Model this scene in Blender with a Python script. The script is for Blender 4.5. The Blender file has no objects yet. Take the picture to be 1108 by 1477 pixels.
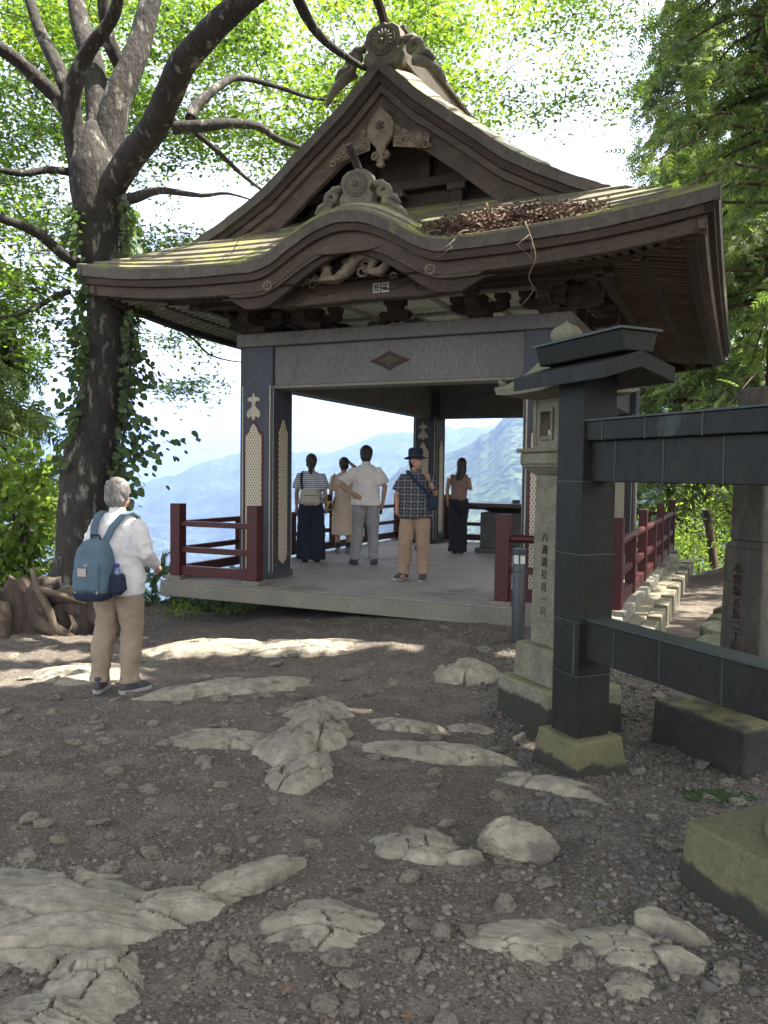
import bpy, bmesh, math, random
import numpy as np
from mathutils import Vector, Matrix, noise as mnoise

random.seed(7)
RNG = np.random.default_rng(7)
scene = bpy.context.scene
COL = scene.collection
rad = math.radians

# ------------------------------------------------------------------ camera
CAM_Z = 1.76
PITCH, ROLL = 0.0491, 0.0124
cam_data = bpy.data.cameras.new('camera')
cam = bpy.data.objects.new('camera', cam_data)
COL.objects.link(cam)
fw = Vector((0, math.cos(PITCH), -math.sin(PITCH)))
up0 = Vector((0, math.sin(PITCH), math.cos(PITCH)))
rt0 = Vector((1, 0, 0))
rt = rt0 * math.cos(ROLL) + up0 * math.sin(ROLL)
up = -rt0 * math.sin(ROLL) + up0 * math.cos(ROLL)
mw = Matrix((rt, up, -fw)).transposed().to_4x4()
mw.translation = Vector((0, 0, CAM_Z))
cam.matrix_world = mw
cam_data.sensor_fit = 'VERTICAL'
cam_data.sensor_height = 24.0
cam_data.lens = 24.0 * 1141.64 / 1477.0
cam_data.clip_start = 0.05
cam_data.clip_end = 20000
scene.camera = cam

# ------------------------------------------------------------------ sky, sun, exposure
SUN_ELEV = rad(66)
SUN_H = Vector((0.97, -0.22, 0)).normalized()
SUN_DIR = Vector((SUN_H.x * math.cos(SUN_ELEV), SUN_H.y * math.cos(SUN_ELEV), math.sin(SUN_ELEV)))
world = bpy.data.worlds.new('World')
scene.world = world
world.use_nodes = True
wn = world.node_tree.nodes
wl = world.node_tree.links
wn.clear()
w_out = wn.new('ShaderNodeOutputWorld')
w_bg = wn.new('ShaderNodeBackground')
w_sky = wn.new('ShaderNodeTexSky')
w_sky.sky_type = 'NISHITA'
w_sky.sun_disc = False
w_sky.sun_elevation = SUN_ELEV
w_sky.sun_rotation = math.atan2(SUN_H.x, SUN_H.y) % (2 * math.pi)
w_sky.altitude = 1200
w_sky.air_density = 0.8
w_sky.dust_density = 8.0
w_sky.ozone_density = 0.3
w_bg.inputs['Strength'].default_value = 0.15
w_veil = wn.new('ShaderNodeHueSaturation')      # thin high cloud all over the sky takes most of the blue out of it
w_veil.inputs['Saturation'].default_value = .27
w_veil.inputs['Value'].default_value = 1.15
wl.new(w_sky.outputs[0], w_veil.inputs['Color'])
wl.new(w_veil.outputs[0], w_bg.inputs['Color'])
wl.new(w_bg.outputs[0], w_out.inputs['Surface'])
sun_data = bpy.data.lights.new('sun', 'SUN')
sun_data.energy = 4.6
sun_data.angle = rad(0.5)
sun_data.color = (1.0, 0.95, 0.87)
sun = bpy.data.objects.new('sun', sun_data)
COL.objects.link(sun)
sun.rotation_euler = SUN_DIR.to_track_quat('Z', 'Y').to_euler()
sun.location = SUN_DIR * 40
scene.view_settings.view_transform = 'Standard'
scene.view_settings.look = 'None'
scene.view_settings.gamma = 1.0
scene.view_settings.use_curve_mapping = False
scene.view_settings.exposure = 2.35
scene.render.engine = 'CYCLES'
scene.cycles.use_denoising = True
scene.cycles.max_bounces = 9
scene.cycles.diffuse_bounces = 6
scene.cycles.transmission_bounces = 4
scene.cycles.volume_bounces = 0
scene.cycles.sample_clamp_indirect = 6.0


# ------------------------------------------------------------------ small helpers
def S(x, a, b):
    t = np.clip((np.asarray(x, float) - a) / (b - a), 0, 1)
    return t * t * (3 - 2 * t)


_perm = np.random.default_rng(3).random((256, 256))


def vnoise(x, y):
    x = np.asarray(x, float); y = np.asarray(y, float)
    xi = np.floor(x).astype(int); yi = np.floor(y).astype(int)
    fx = x - xi; fy = y - yi
    fx = fx * fx * (3 - 2 * fx); fy = fy * fy * (3 - 2 * fy)
    a = _perm[xi & 255, yi & 255]; b = _perm[(xi + 1) & 255, yi & 255]
    c = _perm[xi & 255, (yi + 1) & 255]; d = _perm[(xi + 1) & 255, (yi + 1) & 255]
    return (a * (1 - fx) + b * fx) * (1 - fy) + (c * (1 - fx) + d * fx) * fy - 0.5


def fbm(x, y, o=4):
    r = 0; s = 1.0
    for i in range(o):
        r = r + s * vnoise(x * 2 ** i + 17.3 * i, y * 2 ** i + 5.1 * i); s *= .5
    return r


def tag(o, label=None, cat=None, group=None, kind=None):
    if label: o['label'] = label
    if cat: o['category'] = cat
    if group: o['group'] = group
    if kind: o['kind'] = kind
    return o


def link(o, parent=None):
    COL.objects.link(o)
    if parent is not None: o.parent = parent
    return o


def thing(name, label, cat, loc=(0, 0, 0), rz=0.0, group=None):
    o = bpy.data.objects.new(name, None)
    o.empty_display_size = .1
    COL.objects.link(o)
    o.location = loc; o.rotation_euler = (0, 0, rz)
    return tag(o, label, cat, group)


def mesh_obj(name, verts, faces, mat, parent=None, smooth=False, bevel=0, seg=1, angle=None):
    me = bpy.data.meshes.new(name)
    me.from_pydata([tuple(map(float, v)) for v in verts], [], faces)
    me.validate()
    if mat: me.materials.append(mat)
    if smooth:
        me.polygons.foreach_set('use_smooth', [True] * len(me.polygons))
        if angle: me.set_sharp_from_angle(angle=rad(angle))
    me.update()
    o = bpy.data.objects.new(name, me)
    link(o, parent)
    if bevel:
        m = o.modifiers.new('bevel', 'BEVEL'); m.width = bevel; m.segments = seg; m.limit_method = 'ANGLE'; m.angle_limit = rad(35)
    return o


def np_mesh(name, V, F, mat, parent=None, smooth=False):
    """V (n,3) float, F (m,k) int with fixed k"""
    me = bpy.data.meshes.new(name)
    V = np.ascontiguousarray(V, dtype=np.float32); F = np.ascontiguousarray(F, dtype=np.int32)
    n, k = F.shape
    me.vertices.add(len(V)); me.vertices.foreach_set('co', V.ravel())
    me.loops.add(n * k); me.loops.foreach_set('vertex_index', F.ravel())
    me.polygons.add(n)
    me.polygons.foreach_set('loop_start', np.arange(0, n * k, k, dtype=np.int32))
    me.polygons.foreach_set('loop_total', np.full(n, k, dtype=np.int32))
    if smooth: me.polygons.foreach_set('use_smooth', np.ones(n, dtype=bool))
    me.update(calc_edges=True)
    me.materials.append(mat)
    o = bpy.data.objects.new(name, me)
    return link(o, parent)


def frame_of(t):
    t = Vector(t).normalized()
    a = Vector((0, 0, 1)) if abs(t.z) < .9 else Vector((1, 0, 0))
    x = a.cross(t).normalized()
    return x, t.cross(x).normalized(), t


class MB:
    def __init__(s): s.v = []; s.f = []

    def add(s, vs, fs):
        o = len(s.v); s.v += [tuple(v) for v in vs]; s.f += [tuple(i + o for i in f) for f in fs]; return s

    def box(s, x0, x1, y0, y1, z0, z1):
        return s.add([(x0, y0, z0), (x1, y0, z0), (x1, y1, z0), (x0, y1, z0), (x0, y0, z1), (x1, y0, z1), (x1, y1, z1), (x0, y1, z1)],
                     [(0, 3, 2, 1), (4, 5, 6, 7), (0, 1, 5, 4), (1, 2, 6, 5), (2, 3, 7, 6), (3, 0, 4, 7)])

    def frustum(s, cx, cy, a0, b0, z0, a1, b1, z1):
        v = []
        for a, b, z in ((a0, b0, z0), (a1, b1, z1)):
            v += [(cx - a, cy - b, z), (cx + a, cy - b, z), (cx + a, cy + b, z), (cx - a, cy + b, z)]
        return s.add(v, [(0, 3, 2, 1), (4, 5, 6, 7), (0, 1, 5, 4), (1, 2, 6, 5), (2, 3, 7, 6), (3, 0, 4, 7)])

    def beam(s, p, q, w, h):
        """rectangular bar; w across (horizontal), h vertical"""
        p = Vector(p); q = Vector(q); x, y, t = frame_of(q - p)
        v = []
        for c in (p, q):
            for a, b in ((-1, -1), (1, -1), (1, 1), (-1, 1)): v.append(c + x * (a * w / 2) + y * (b * h / 2))
        return s.add(v, [(0, 3, 2, 1), (4, 5, 6, 7), (0, 1, 5, 4), (1, 2, 6, 5), (2, 3, 7, 6), (3, 0, 4, 7)])

    def loft(s, rings, caps=True, closed=True):
        n = len(rings[0]); v = [p for r in rings for p in r]; f = []
        for i in range(len(rings) - 1):
            for j in range(n if closed else n - 1):
                k = (j + 1) % n
                f.append((i * n + j, i * n + k, (i + 1) * n + k, (i + 1) * n + j))
        if caps and closed:
            f.append(tuple(range(n - 1, -1, -1))); f.append(tuple((len(rings) - 1) * n + j for j in range(n)))
        return s.add(v, f)

    def tube(s, pts, rads, n=8, caps=True, jit=0, sq=None):
        pts = [Vector(p) for p in pts]
        if not hasattr(rads, '__len__'): rads = [rads] * len(pts)
        rings = []; px = None
        for i, p in enumerate(pts):
            t = (pts[min(i + 1, len(pts) - 1)] - pts[max(i - 1, 0)])
            x, y, t = frame_of(t)
            if px is not None:
                x = (px - t * px.dot(t));
                x = x.normalized() if x.length > 1e-6 else frame_of(t)[0]
                y = t.cross(x)
            px = x
            r = rads[i]; ring = []
            for j in range(n):
                a = 2 * math.pi * j / n
                rr = r * (1 + (random.uniform(-jit, jit) if jit else 0))
                ring.append(p + x * math.cos(a) * rr * (sq or 1) + y * math.sin(a) * rr)
            rings.append(ring)
        return s.loft(rings, caps)

    def lathe(s, prof, n=20, c=(0, 0, 0)):
        return s.loft([[(c[0] + r * math.cos(2 * math.pi * j / n), c[1] + r * math.sin(2 * math.pi * j / n), c[2] + z) for j in range(n)] for r, z in prof])

    def ell(s, c, r, n=14, m=9, R=None):
        c = Vector(c); rings = []
        for i in range(m + 1):
            th = math.pi * (i + .02) / (m + .04)
            ring = []
            for j in range(n):
                a = 2 * math.pi * j / n
                p = Vector((r[0] * math.sin(th) * math.cos(a), r[1] * math.sin(th) * math.sin(a), -r[2] * math.cos(th)))
                ring.append(c + (R @ p if R else p))
            rings.append(ring)
        return s.loft(rings)

    def rings(s, spec, n=16, pw=2.0):
        """horizontal elliptical rings: (x,y,z,rx,ry)"""
        out = []
        for x, y, z, rx, ry in spec:
            r = []
            for j in range(n):
                a = 2 * math.pi * j / n; ca, sa = math.cos(a), math.sin(a)
                r.append((x + rx * math.copysign(abs(ca) ** (2 / pw), ca), y + ry * math.copysign(abs(sa) ** (2 / pw), sa), z))
            out.append(r)
        return s.loft(out)

    def prism(s, out, y0, y1):
        """outline in x,z extruded along y from y0 to y1 (counter-clockwise seen from -y)"""
        n = len(out)
        v = [(x, y0, z) for x, z in out] + [(x, y1, z) for x, z in out]
        f = [tuple(range(n)), tuple(range(2 * n - 1, n - 1, -1))] + [(i, n + i, n + (i + 1) % n, (i + 1) % n) for i in range(n)]
        return s.add(v, [tuple(reversed(q)) for q in f] if False else f)

    def grid(s, fn, us, vs):
        v = [fn(a, b) for b in vs for a in us]; n = len(us)
        f = [(j * n + i, j * n + i + 1, (j + 1) * n + i + 1, (j + 1) * n + i) for j in range(len(vs) - 1) for i in range(n - 1)]
        return s.add(v, f)

    def move(s, R=None, t=(0, 0, 0), start=0):
        t = Vector(t)
        for i in range(start, len(s.v)):
            p = Vector(s.v[i]); s.v[i] = tuple((R @ p if R else p) + t)
        return s

    def build(s, name, mat, parent=None, **k):
        return mesh_obj(name, s.v, s.f, mat, parent, **k)


def box_obj(name, b, mat, parent=None, bevel=0, seg=1):
    return MB().box(*b).build(name, mat, parent, bevel=bevel, seg=seg)


def share(src, name, parent, loc=None, rot=None, scale=None):
    o = bpy.data.objects.new(name, src.data); link(o, parent)
    for m in src.modifiers:
        k = o.modifiers.new(m.name, m.type)
        if m.type == 'BEVEL': k.width = m.width; k.segments = m.segments; k.limit_method = 'ANGLE'; k.angle_limit = m.angle_limit
    if loc is not None: o.location = loc
    if rot is not None: o.rotation_euler = rot
    if scale is not None: o.scale = scale
    return o


def spiral(cx, cz, r0, r1, a0, turns, y, n=22):
    return [(cx + (r0 + (r1 - r0) * i / n) * math.cos(a0 + turns * 2 * math.pi * i / n), y, cz + (r0 + (r1 - r0) * i / n) * math.sin(a0 + turns * 2 * math.pi * i / n)) for i in range(n + 1)]


# ------------------------------------------------------------------ materials
def M(name, c1, c2=None, scale=4.0, rough=.85, bump=.25, bscale=45., c3=None, s3=1.5, t3=.58, moss=None, moss_t=.5, moss_s=6., metal=0., stretch=None,
      world_space=False, rnd=0., spec=.4, bdist=.01, damp=None):
    m = bpy.data.materials.new(name); m.use_nodes = True
    nt = m.node_tree; N = nt.nodes; L = nt.links
    b = N['Principled BSDF']
    b.inputs['Roughness'].default_value = rough; b.inputs['Metallic'].default_value = metal
    b.inputs['Specular IOR Level'].default_value = spec
    if world_space:
        co = N.new('ShaderNodeNewGeometry').outputs['Position']
    else:
        co = N.new('ShaderNodeTexCoord').outputs['Object']
    if stretch:
        mp = N.new('ShaderNodeMapping'); mp.inputs['Scale'].default_value = stretch; L.new(co, mp.inputs['Vector']); co = mp.outputs[0]

    def nz(sc, det=6, ro=.6):
        n = N.new('ShaderNodeTexNoise'); n.inputs['Scale'].default_value = sc; n.inputs['Detail'].default_value = det; n.inputs['Roughness'].default_value = ro
        L.new(co, n.inputs['Vector']); return n.outputs['Fac']

    def ramp(f, a, bb):
        r = N.new('ShaderNodeMapRange'); r.inputs['From Min'].default_value = a; r.inputs['From Max'].default_value = bb; L.new(f, r.inputs['Value']); return r.outputs['Result']

    def mix(f, A, B):
        x = N.new('ShaderNodeMix'); x.data_type = 'RGBA'
        L.new(f, x.inputs['Factor'])
        for k, val in ((6, A), (7, B)):
            if isinstance(val, tuple): x.inputs[k].default_value = (*val[:3], 1)
            else: L.new(val, x.inputs[k])
        return x.outputs[2]
    c2 = c2 or tuple(x * .65 for x in c1)
    col = mix(ramp(nz(scale), .35, .65), c1, c2)
    fine = nz(bscale * .7, 4)
    col = mix(ramp(fine, .3, .75), col, mix(ramp(fine, 0, .01), c1, tuple(x * .6 for x in c2)) if False else tuple(x * .7 for x in c2)) if bump else col
    if c3: col = mix(ramp(nz(s3, 8, .65), t3, t3 + .1), col, c3)
    if moss:
        g = N.new('ShaderNodeNewGeometry'); sx = N.new('ShaderNodeSeparateXYZ'); L.new(g.outputs['Normal'], sx.inputs[0])
        mu = N.new('ShaderNodeMath'); mu.operation = 'MULTIPLY'
        L.new(ramp(sx.outputs[2], .2, .9), mu.inputs[0]); L.new(ramp(nz(moss_s, 7), moss_t - .08, moss_t + .1), mu.inputs[1])
        col = mix(mu.outputs[0], col, moss)
    if damp:      # rising damp: dark stain with a ragged upper edge
        sz = N.new('ShaderNodeSeparateXYZ'); L.new(N.new('ShaderNodeTexCoord').outputs['Object'], sz.inputs[0])
        ad = N.new('ShaderNodeMath'); ad.operation = 'MULTIPLY_ADD'; ad.inputs[1].default_value = damp[1]; L.new(nz(damp[2], 5), ad.inputs[0]); L.new(sz.outputs[2], ad.inputs[2])
        lv = damp[0] + damp[1] * .5; col = mix(ramp(ad.outputs[0], lv + .012, lv - .012), col, damp[3])
    if rnd:
        oi = N.new('ShaderNodeObjectInfo'); hs = N.new('ShaderNodeHueSaturation')
        L.new(ramp(oi.outputs['Random'], 0, 1), hs.inputs['Value'])
        mr = hs.inputs['Value'].links[0].from_node; mr.inputs['To Min'].default_value = 1 - rnd; mr.inputs['To Max'].default_value = 1 + rnd
        L.new(col, hs.inputs['Color']); col = hs.outputs[0]
    L.new(col, b.inputs['Base Color'])
    if bump:
        bp = N.new('ShaderNodeBump'); bp.inputs['Strength'].default_value = bump; bp.inputs['Distance'].default_value = bdist
        L.new(nz(bscale, 8), bp.inputs['Height']); L.new(bp.outputs[0], b.inputs['Normal'])
    return m


def leaf_mat(name, c, t, var=.35, mixf=.5):
    m = bpy.data.materials.new(name); m.use_nodes = True
    nt = m.node_tree; N = nt.nodes; L = nt.links; N.clear()
    out = N.new('ShaderNodeOutputMaterial'); d = N.new('ShaderNodeBsdfPrincipled'); tr = N.new('ShaderNodeBsdfTranslucent'); mx = N.new('ShaderNodeMixShader')
    d.inputs['Roughness'].default_value = .55; d.inputs['Specular IOR Level'].default_value = .3
    g = N.new('ShaderNodeNewGeometry')
    def vary(c):
        h = N.new('ShaderNodeHueSaturation'); h.inputs['Color'].default_value = (*c, 1)
        a = N.new('ShaderNodeMapRange'); a.inputs['To Min'].default_value = 1 - var; a.inputs['To Max'].default_value = 1 + var; L.new(g.outputs['Random Per Island'], a.inputs['Value']); L.new(a.outputs[0], h.inputs['Value'])
        a2 = N.new('ShaderNodeMapRange'); a2.inputs['To Min'].default_value = .485; a2.inputs['To Max'].default_value = .515
        w = N.new('ShaderNodeMath'); w.operation = 'FRACT'; w2 = N.new('ShaderNodeMath'); w2.operation = 'MULTIPLY'; w2.inputs[1].default_value = 7.31
        L.new(g.outputs['Random Per Island'], w2.inputs[0]); L.new(w2.outputs[0], w.inputs[0]); L.new(w.outputs[0], a2.inputs['Value']); L.new(a2.outputs[0], h.inputs['Hue'])
        return h.outputs[0]
    L.new(vary(c), d.inputs['Base Color']); L.new(vary(t), tr.inputs['Color'])
    mx.inputs[0].default_value = mixf
    L.new(d.outputs[0], mx.inputs[1]); L.new(tr.outputs[0], mx.inputs[2]); L.new(mx.outputs[0], out.inputs['Surface'])
    return m


MT = {}
MT['deck'] = M('deck_concrete', (.40, .36, .31), (.27, .24, .205), 1.2, .8, .25, 60, c3=(.16, .135, .11), s3=.9, t3=.55)
MT['deckedge'] = M('deck_edge_concrete', (.24, .225, .175), (.17, .16, .125), 2, .85, .2, 50, c3=(.16, .16, .12), s3=2.2, t3=.6)
MT['kerb'] = M('kerb_concrete', (.26, .24, .16), (.16, .15, .10), 3, .85, .3, 40)
MT['lintel'] = M('lintel_plaster', (.17, .162, .155), (.13, .122, .115), 1.5, .8, .12, 40, c3=(.07, .065, .06), s3=2.4, t3=.64, stretch=(1, 1, .5))
MT['ceiling'] = M('ceiling_paint', (.80, .82, .68), (.70, .73, .60), 1.5, .8, .05, 20)
MT['pier'] = M('pier_dark_paint', (.022, .030, .050), (.045, .05, .058), 7, .55, .35, 30, c3=(.22, .22, .20), s3=9, t3=.66, stretch=(1, 1, .25))
MT['cream'] = M('cream_paint', (.50, .46, .36), (.38, .34, .26), 5, .75, .2, 40)
MT['maroon'] = M('maroon_border', (.13, .03, .03), (.08, .02, .02), 6, .7, .2, 40)
MT['lacquer'] = M('red_lacquer', (.078, .010, .011), (.05, .008, .008), 3, .5, .1, 60, c3=(.13, .045, .038), s3=6, t3=.68)
MT['wood'] = M('dark_aged_wood', (.075, .05, .034), (.042, .029, .021), 3, .85, .35, 25, stretch=(1, 1, 3), rnd=.15)
MT['woodl'] = M('grey_aged_wood', (.125, .092, .066), (.07, .052, .039), 3, .85, .35, 25, stretch=(1, 1, 3), rnd=.12)
MT['rafter'] = M('rafter_wood', (.17, .115, .07), (.09, .062, .04), 3, .85, .3, 25, rnd=.2)
MT['rafterl'] = M('rafter_painted', (.55, .53, .45), (.36, .34, .28), 3, .85, .2, 25, rnd=.15)
MT['copper'] = M('roof_copper_mossy', (.20, .175, .11), (.13, .115, .075), 2.2, .7, .35, 30, c3=(.19, .20, .055), s3=2.6, t3=.5, rnd=.12)
MT['fascia'] = M('fascia_copper', (.115, .095, .07), (.07, .06, .045), 3, .6, .25, 30, rnd=.14, c3=(.14, .15, .07), s3=3, t3=.6)
MT['orn'] = M('ornament_copper', (.22, .19, .125), (.12, .105, .075), 6, .65, .35, 30, c3=(.2, .2, .1), s3=4, t3=.56)
MT['carve'] = M('carved_wood', (.30, .24, .165), (.15, .115, .08), 8, .85, .4, 40)
MT['stone'] = M('lantern_stone', (.27, .255, .175), (.165, .155, .105), 9, .92, .6, 70, c3=(.11, .115, .075), s3=3.5, t3=.56, moss=(.17, .18, .07), moss_t=.5)
MT['stoned'] = M('monument_stone', (.14, .125, .095), (.075, .068, .052), 7, .92, .6, 55, c3=(.06, .058, .048), s3=3, t3=.54, stretch=(1.4, 1.4, .5))
MT['based'] = M('dark_base_stone', (.055, .055, .045), (.03, .03, .027), 6, .95, .8, 40, moss=(.13, .12, .05), moss_t=.44)
MT['ped'] = M('mossy_concrete', (.165, .155, .075), (.115, .11, .055), 3, .9, .25, 60, c3=(.11, .12, .055), s3=2.5, t3=.56, moss=(.15, .15, .085), moss_t=.5)
MT['pedA'] = M('side_pedestal_concrete', (.165, .155, .075), (.115, .11, .055), 3, .9, .25, 60, c3=(.08, .085, .04), s3=2.5, t3=.56, damp=(.09, .22, 5., (.030, .030, .020)))
MT['pedB'] = M('main_pedestal_concrete', (.165, .155, .075), (.115, .11, .055), 3, .9, .25, 60, c3=(.08, .085, .04), s3=2.5, t3=.56, damp=(.20, .26, 3.5, (.030, .030, .020)))
MT['foot'] = M('lantern_footing_stone', (.27, .255, .175), (.165, .155, .105), 9, .92, .6, 70, c3=(.11, .115, .075), s3=3.5, t3=.56, moss=(.17, .18, .07), moss_t=.5, damp=(.13, .2, 4., (.035, .035, .024)))
MT['damp'] = M('damp_concrete', (.05, .055, .032), (.03, .033, .022), 5, .75, .4, 60)
MT['torii'] = M('torii_copper_dark', (.024, .025, .018), (.014, .015, .0115), 2.5, .62, .18, 25, c3=(.045, .065, .05), s3=3.2, t3=.62, rnd=.1, metal=.05, stretch=(1, 1, .6), spec=.3)
MT['seam'] = M('copper_seam', (.06, .08, .065), (.05, .06, .055), 8, .5, .1, 30, metal=.2)
MT['bollard'] = M('bollard_metal', (.065, .072, .072), (.05, .056, .057), 3, .4, .05, 60, metal=.3)
MT['bark'] = M('maple_bark', (.062, .052, .042), (.032, .027, .023), 4, .95, 1.0, 18, c3=(.20, .19, .155), s3=8.5, t3=.555, stretch=(1, 1, .45), bdist=.04)
MT['barkc'] = M('conifer_bark', (.12, .075, .05), (.06, .04, .03), 3, .95, 1.0, 12, stretch=(1, 1, .2), bdist=.03)
MT['stump'] = M('weathered_stump_wood', (.17, .125, .085), (.06, .045, .035), 3, .95, 1.0, 10, stretch=(2, 2, .3), bdist=.04)
MT['rock'] = M('pale_schist', (.36, .325, .24), (.21, .185, .135), 4, .92, .8, 14, c3=(.115, .10, .082), s3=3.2, t3=.52, rnd=.12, bdist=.03)
MT['rockm'] = M('mossy_rock', (.19, .20, .13), (.10, .11, .075), 3, .95, .7, 22, rnd=.2, bdist=.02, moss=(.105, .115, .05), moss_t=.48)
MT['pebble'] = M('gravel_stone', (.29, .255, .195), (.12, .105, .083), 9, .9, .2, 60, world_space=True)
MT['litter'] = M('dead_leaf_litter', (.20, .13, .085), (.11, .07, .05), 14, .9, .2, 60, c3=(.30, .22, .16), s3=20, t3=.6)
MT['twig'] = M('pale_twig', (.19, .15, .105), (.12, .095, .065), 6, .9, .2, 50)
MT['ink'] = M('carved_letter', (.06, .042, .035), None, 6, .9, 0, 40)
MT['altar'] = M('altar_stone', (.085, .085, .085), (.055, .055, .055), 8, .75, .2, 60)
MT['darkwood'] = M('table_dark_wood', (.05, .04, .032), (.03, .025, .02), 4, .5, .1, 40)
MT['white'] = M('white_paper', (.6, .6, .55), None, 6, .8, 0, 40)
MT['glass'] = M('bollard_lens', (.7, .7, .66), (.5, .5, .48), 20, .25, 0, 40)
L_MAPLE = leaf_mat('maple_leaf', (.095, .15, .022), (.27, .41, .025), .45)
L_MAPLE_SHADE = leaf_mat('shade_toned_maple_leaf', (.075, .125, .03), (.15, .26, .035), .4)  # maple leaf copy with the crown's shade put into its colour
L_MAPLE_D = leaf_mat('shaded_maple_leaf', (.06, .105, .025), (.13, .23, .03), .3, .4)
L_VINE = leaf_mat('vine_leaf', (.085, .125, .05), (.12, .2, .035), .3, .35)
L_CON = leaf_mat('cypress_spray', (.095, .125, .04), (.20, .29, .045), .5, .45)
L_BUSH = leaf_mat('shrub_leaf', (.105, .16, .035), (.28, .39, .04), .45, .5)
L_FERN = leaf_mat('slope_frond', (.075, .115, .055), (.12, .19, .05), .4, .35)
# ------------------------------------------------------------------ terrain
PA = 0.4221
PL = Vector((-2.7611, 9.7316, 0))
PE = Vector((math.cos(PA), -math.sin(PA), 0))
PN = Vector((math.sin(PA), math.cos(PA), 0))
PW, PD = 5.516, 7.55


def to_uv(x, y):
    dx = np.asarray(x, float) - PL.x; dy = np.asarray(y, float) - PL.y
    return dx * PE.x + dy * PE.y, dx * PN.x + dy * PN.y


def from_uv(u, v, z=0.):
    p = PL + PE * u + PN * v
    return (p.x, p.y, z)


EDGE_U = [-30, -8, -4, -2.2, -1.2, 0, 1, 4.8, 5.3, 7, 12, 30]
EDGE_V = [-9, -4, -1.4, .35, .9, .55, 1.2, 1.5, 6.2, 6.8, 9, 12]


def ground_z(x, y, detail=True):
    x = np.asarray(x, float); y = np.asarray(y, float)
    u, v = to_uv(x, y)
    z = .25 * S(u, 0, 4.5) * S(v, -2.0, -.2) * (1 - .75 * S(u, 5.25, 5.75)) - .07 * np.exp(-((x - 1.5) / .9) ** 2 - ((y - 4.7) / .9) ** 2) - .09 * S(v, -3, 0) * (1 - S(u, 0, 3))
    z = z + .16 * (S(x, -4.6, -7)) * S(y, 2, 6)
    # bank beside the path and behind the monument
    bank = np.maximum(0, u - 6.9) * S(v, -.5, 2.0)
    z = z + .42 * bank + .25 * np.maximum(0, x - 4.2) * S(x, 4.2, 6.5)
    z = z + .03 * fbm(x * .9, y * .9, 3)
    if detail:
        z = z + .022 * fbm(x * 3.1 + 9, y * 3.1, 3) + .012 * fbm(x * 11, y * 11, 2)
    ed = np.interp(u, EDGE_U, EDGE_V)
    b = np.maximum(0, v - ed + .12 * vnoise(x * 2, y * 2))
    z = z - .75 * b * S(b, 0, .8) - .5 * np.maximum(0, b - 5)
    return z


def gz(x, y): return float(ground_z(x, y))


def axis(a, b, lo, hi, fine, coarse):
    r = [a]
    while r[-1] < b:
        c = r[-1]
        d = 0 if lo <= c <= hi else min(abs(c - lo), abs(c - hi))
        r.append(c + fine + (coarse - fine) * min(1, d / 4))
    return np.array(r)


MT['dirt'] = None


def dirt_material():
    m = bpy.data.materials.new('packed_dirt'); m.use_nodes = True
    nt = m.node_tree; N = nt.nodes; L = nt.links; b = N['Principled BSDF']; b.inputs['Roughness'].default_value = .95; b.inputs['Specular IOR Level'].default_value = .2
    co = N.new('ShaderNodeNewGeometry').outputs['Position']

    def nz(sc, det=6, ro=.6):
        n = N.new('ShaderNodeTexNoise'); n.inputs['Scale'].default_value = sc; n.inputs['Detail'].default_value = det; n.inputs['Roughness'].default_value = ro; L.new(co, n.inputs['Vector']); return n.outputs['Fac']

    def rr(f, a, bb):
        r = N.new('ShaderNodeMapRange'); r.inputs['From Min'].default_value = a; r.inputs['From Max'].default_value = bb; L.new(f, r.inputs['Value']); return r.outputs[0]

    def mix(f, A, B):
        x = N.new('ShaderNodeMix'); x.data_type = 'RGBA'; L.new(f, x.inputs['Factor'])
        for k, val in ((6, A), (7, B)):
            if isinstance(val, tuple): x.inputs[k].default_value = (*val, 1)
            else: L.new(val, x.inputs[k])
        return x.outputs[2]
    col = mix(rr(nz(.8, 5), .35, .65), (.122, .101, .080), (.082, .067, .054))
    col = mix(rr(nz(3.3, 6), .5, .68), col, (.17, .142, .11))
    col = mix(rr(nz(7, 6), .56, .7), col, (.06, .052, .045))
    v = N.new('ShaderNodeTexVoronoi'); v.inputs['Scale'].default_value = 90; L.new(co, v.inputs['Vector'])
    grit = N.new('ShaderNodeSeparateColor'); L.new(v.outputs['Color'], grit.inputs[0])
    col = mix(rr(grit.outputs[0], .72, 1.0), col, (.19, .165, .13))
    col = mix(rr(grit.outputs[1], .8, 1.0), col, (.045, .04, .036))
    L.new(col, b.inputs['Base Color'])
    bp = N.new('ShaderNodeBump'); bp.inputs['Strength'].default_value = .8; bp.inputs['Distance'].default_value = .012
    ad = N.new('ShaderNodeMath'); ad.operation = 'ADD'; L.new(nz(30, 8, .7), ad.inputs[0])
    inv = N.new('ShaderNodeMath'); inv.operation = 'MULTIPLY'; inv.inputs[1].default_value = -.6; L.new(v.outputs['Distance'], inv.inputs[0]); L.new(inv.outputs[0], ad.inputs[1])
    L.new(ad.outputs[0], bp.inputs['Height']); L.new(bp.outputs[0], b.inputs['Normal'])
    return m


MT['dirt'] = dirt_material()
xs = axis(-30, 30, -5.2, 5.4, .06, .9); ys = axis(-14, 34, 1.9, 10.5, .06, .9)
GX, GY = np.meshgrid(xs, ys)
GZ = ground_z(GX, GY)
nx, ny = len(xs), len(ys)
idx = np.arange(nx * ny).reshape(ny, nx)
Fq = np.stack([idx[:-1, :-1], idx[:-1, 1:], idx[1:, 1:], idx[1:, :-1]], -1).reshape(-1, 4)
ground = np_mesh('ground', np.stack([GX, GY, GZ], -1).reshape(-1, 3), Fq, MT['dirt'], smooth=True)
tag(ground, kind='structure')


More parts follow.
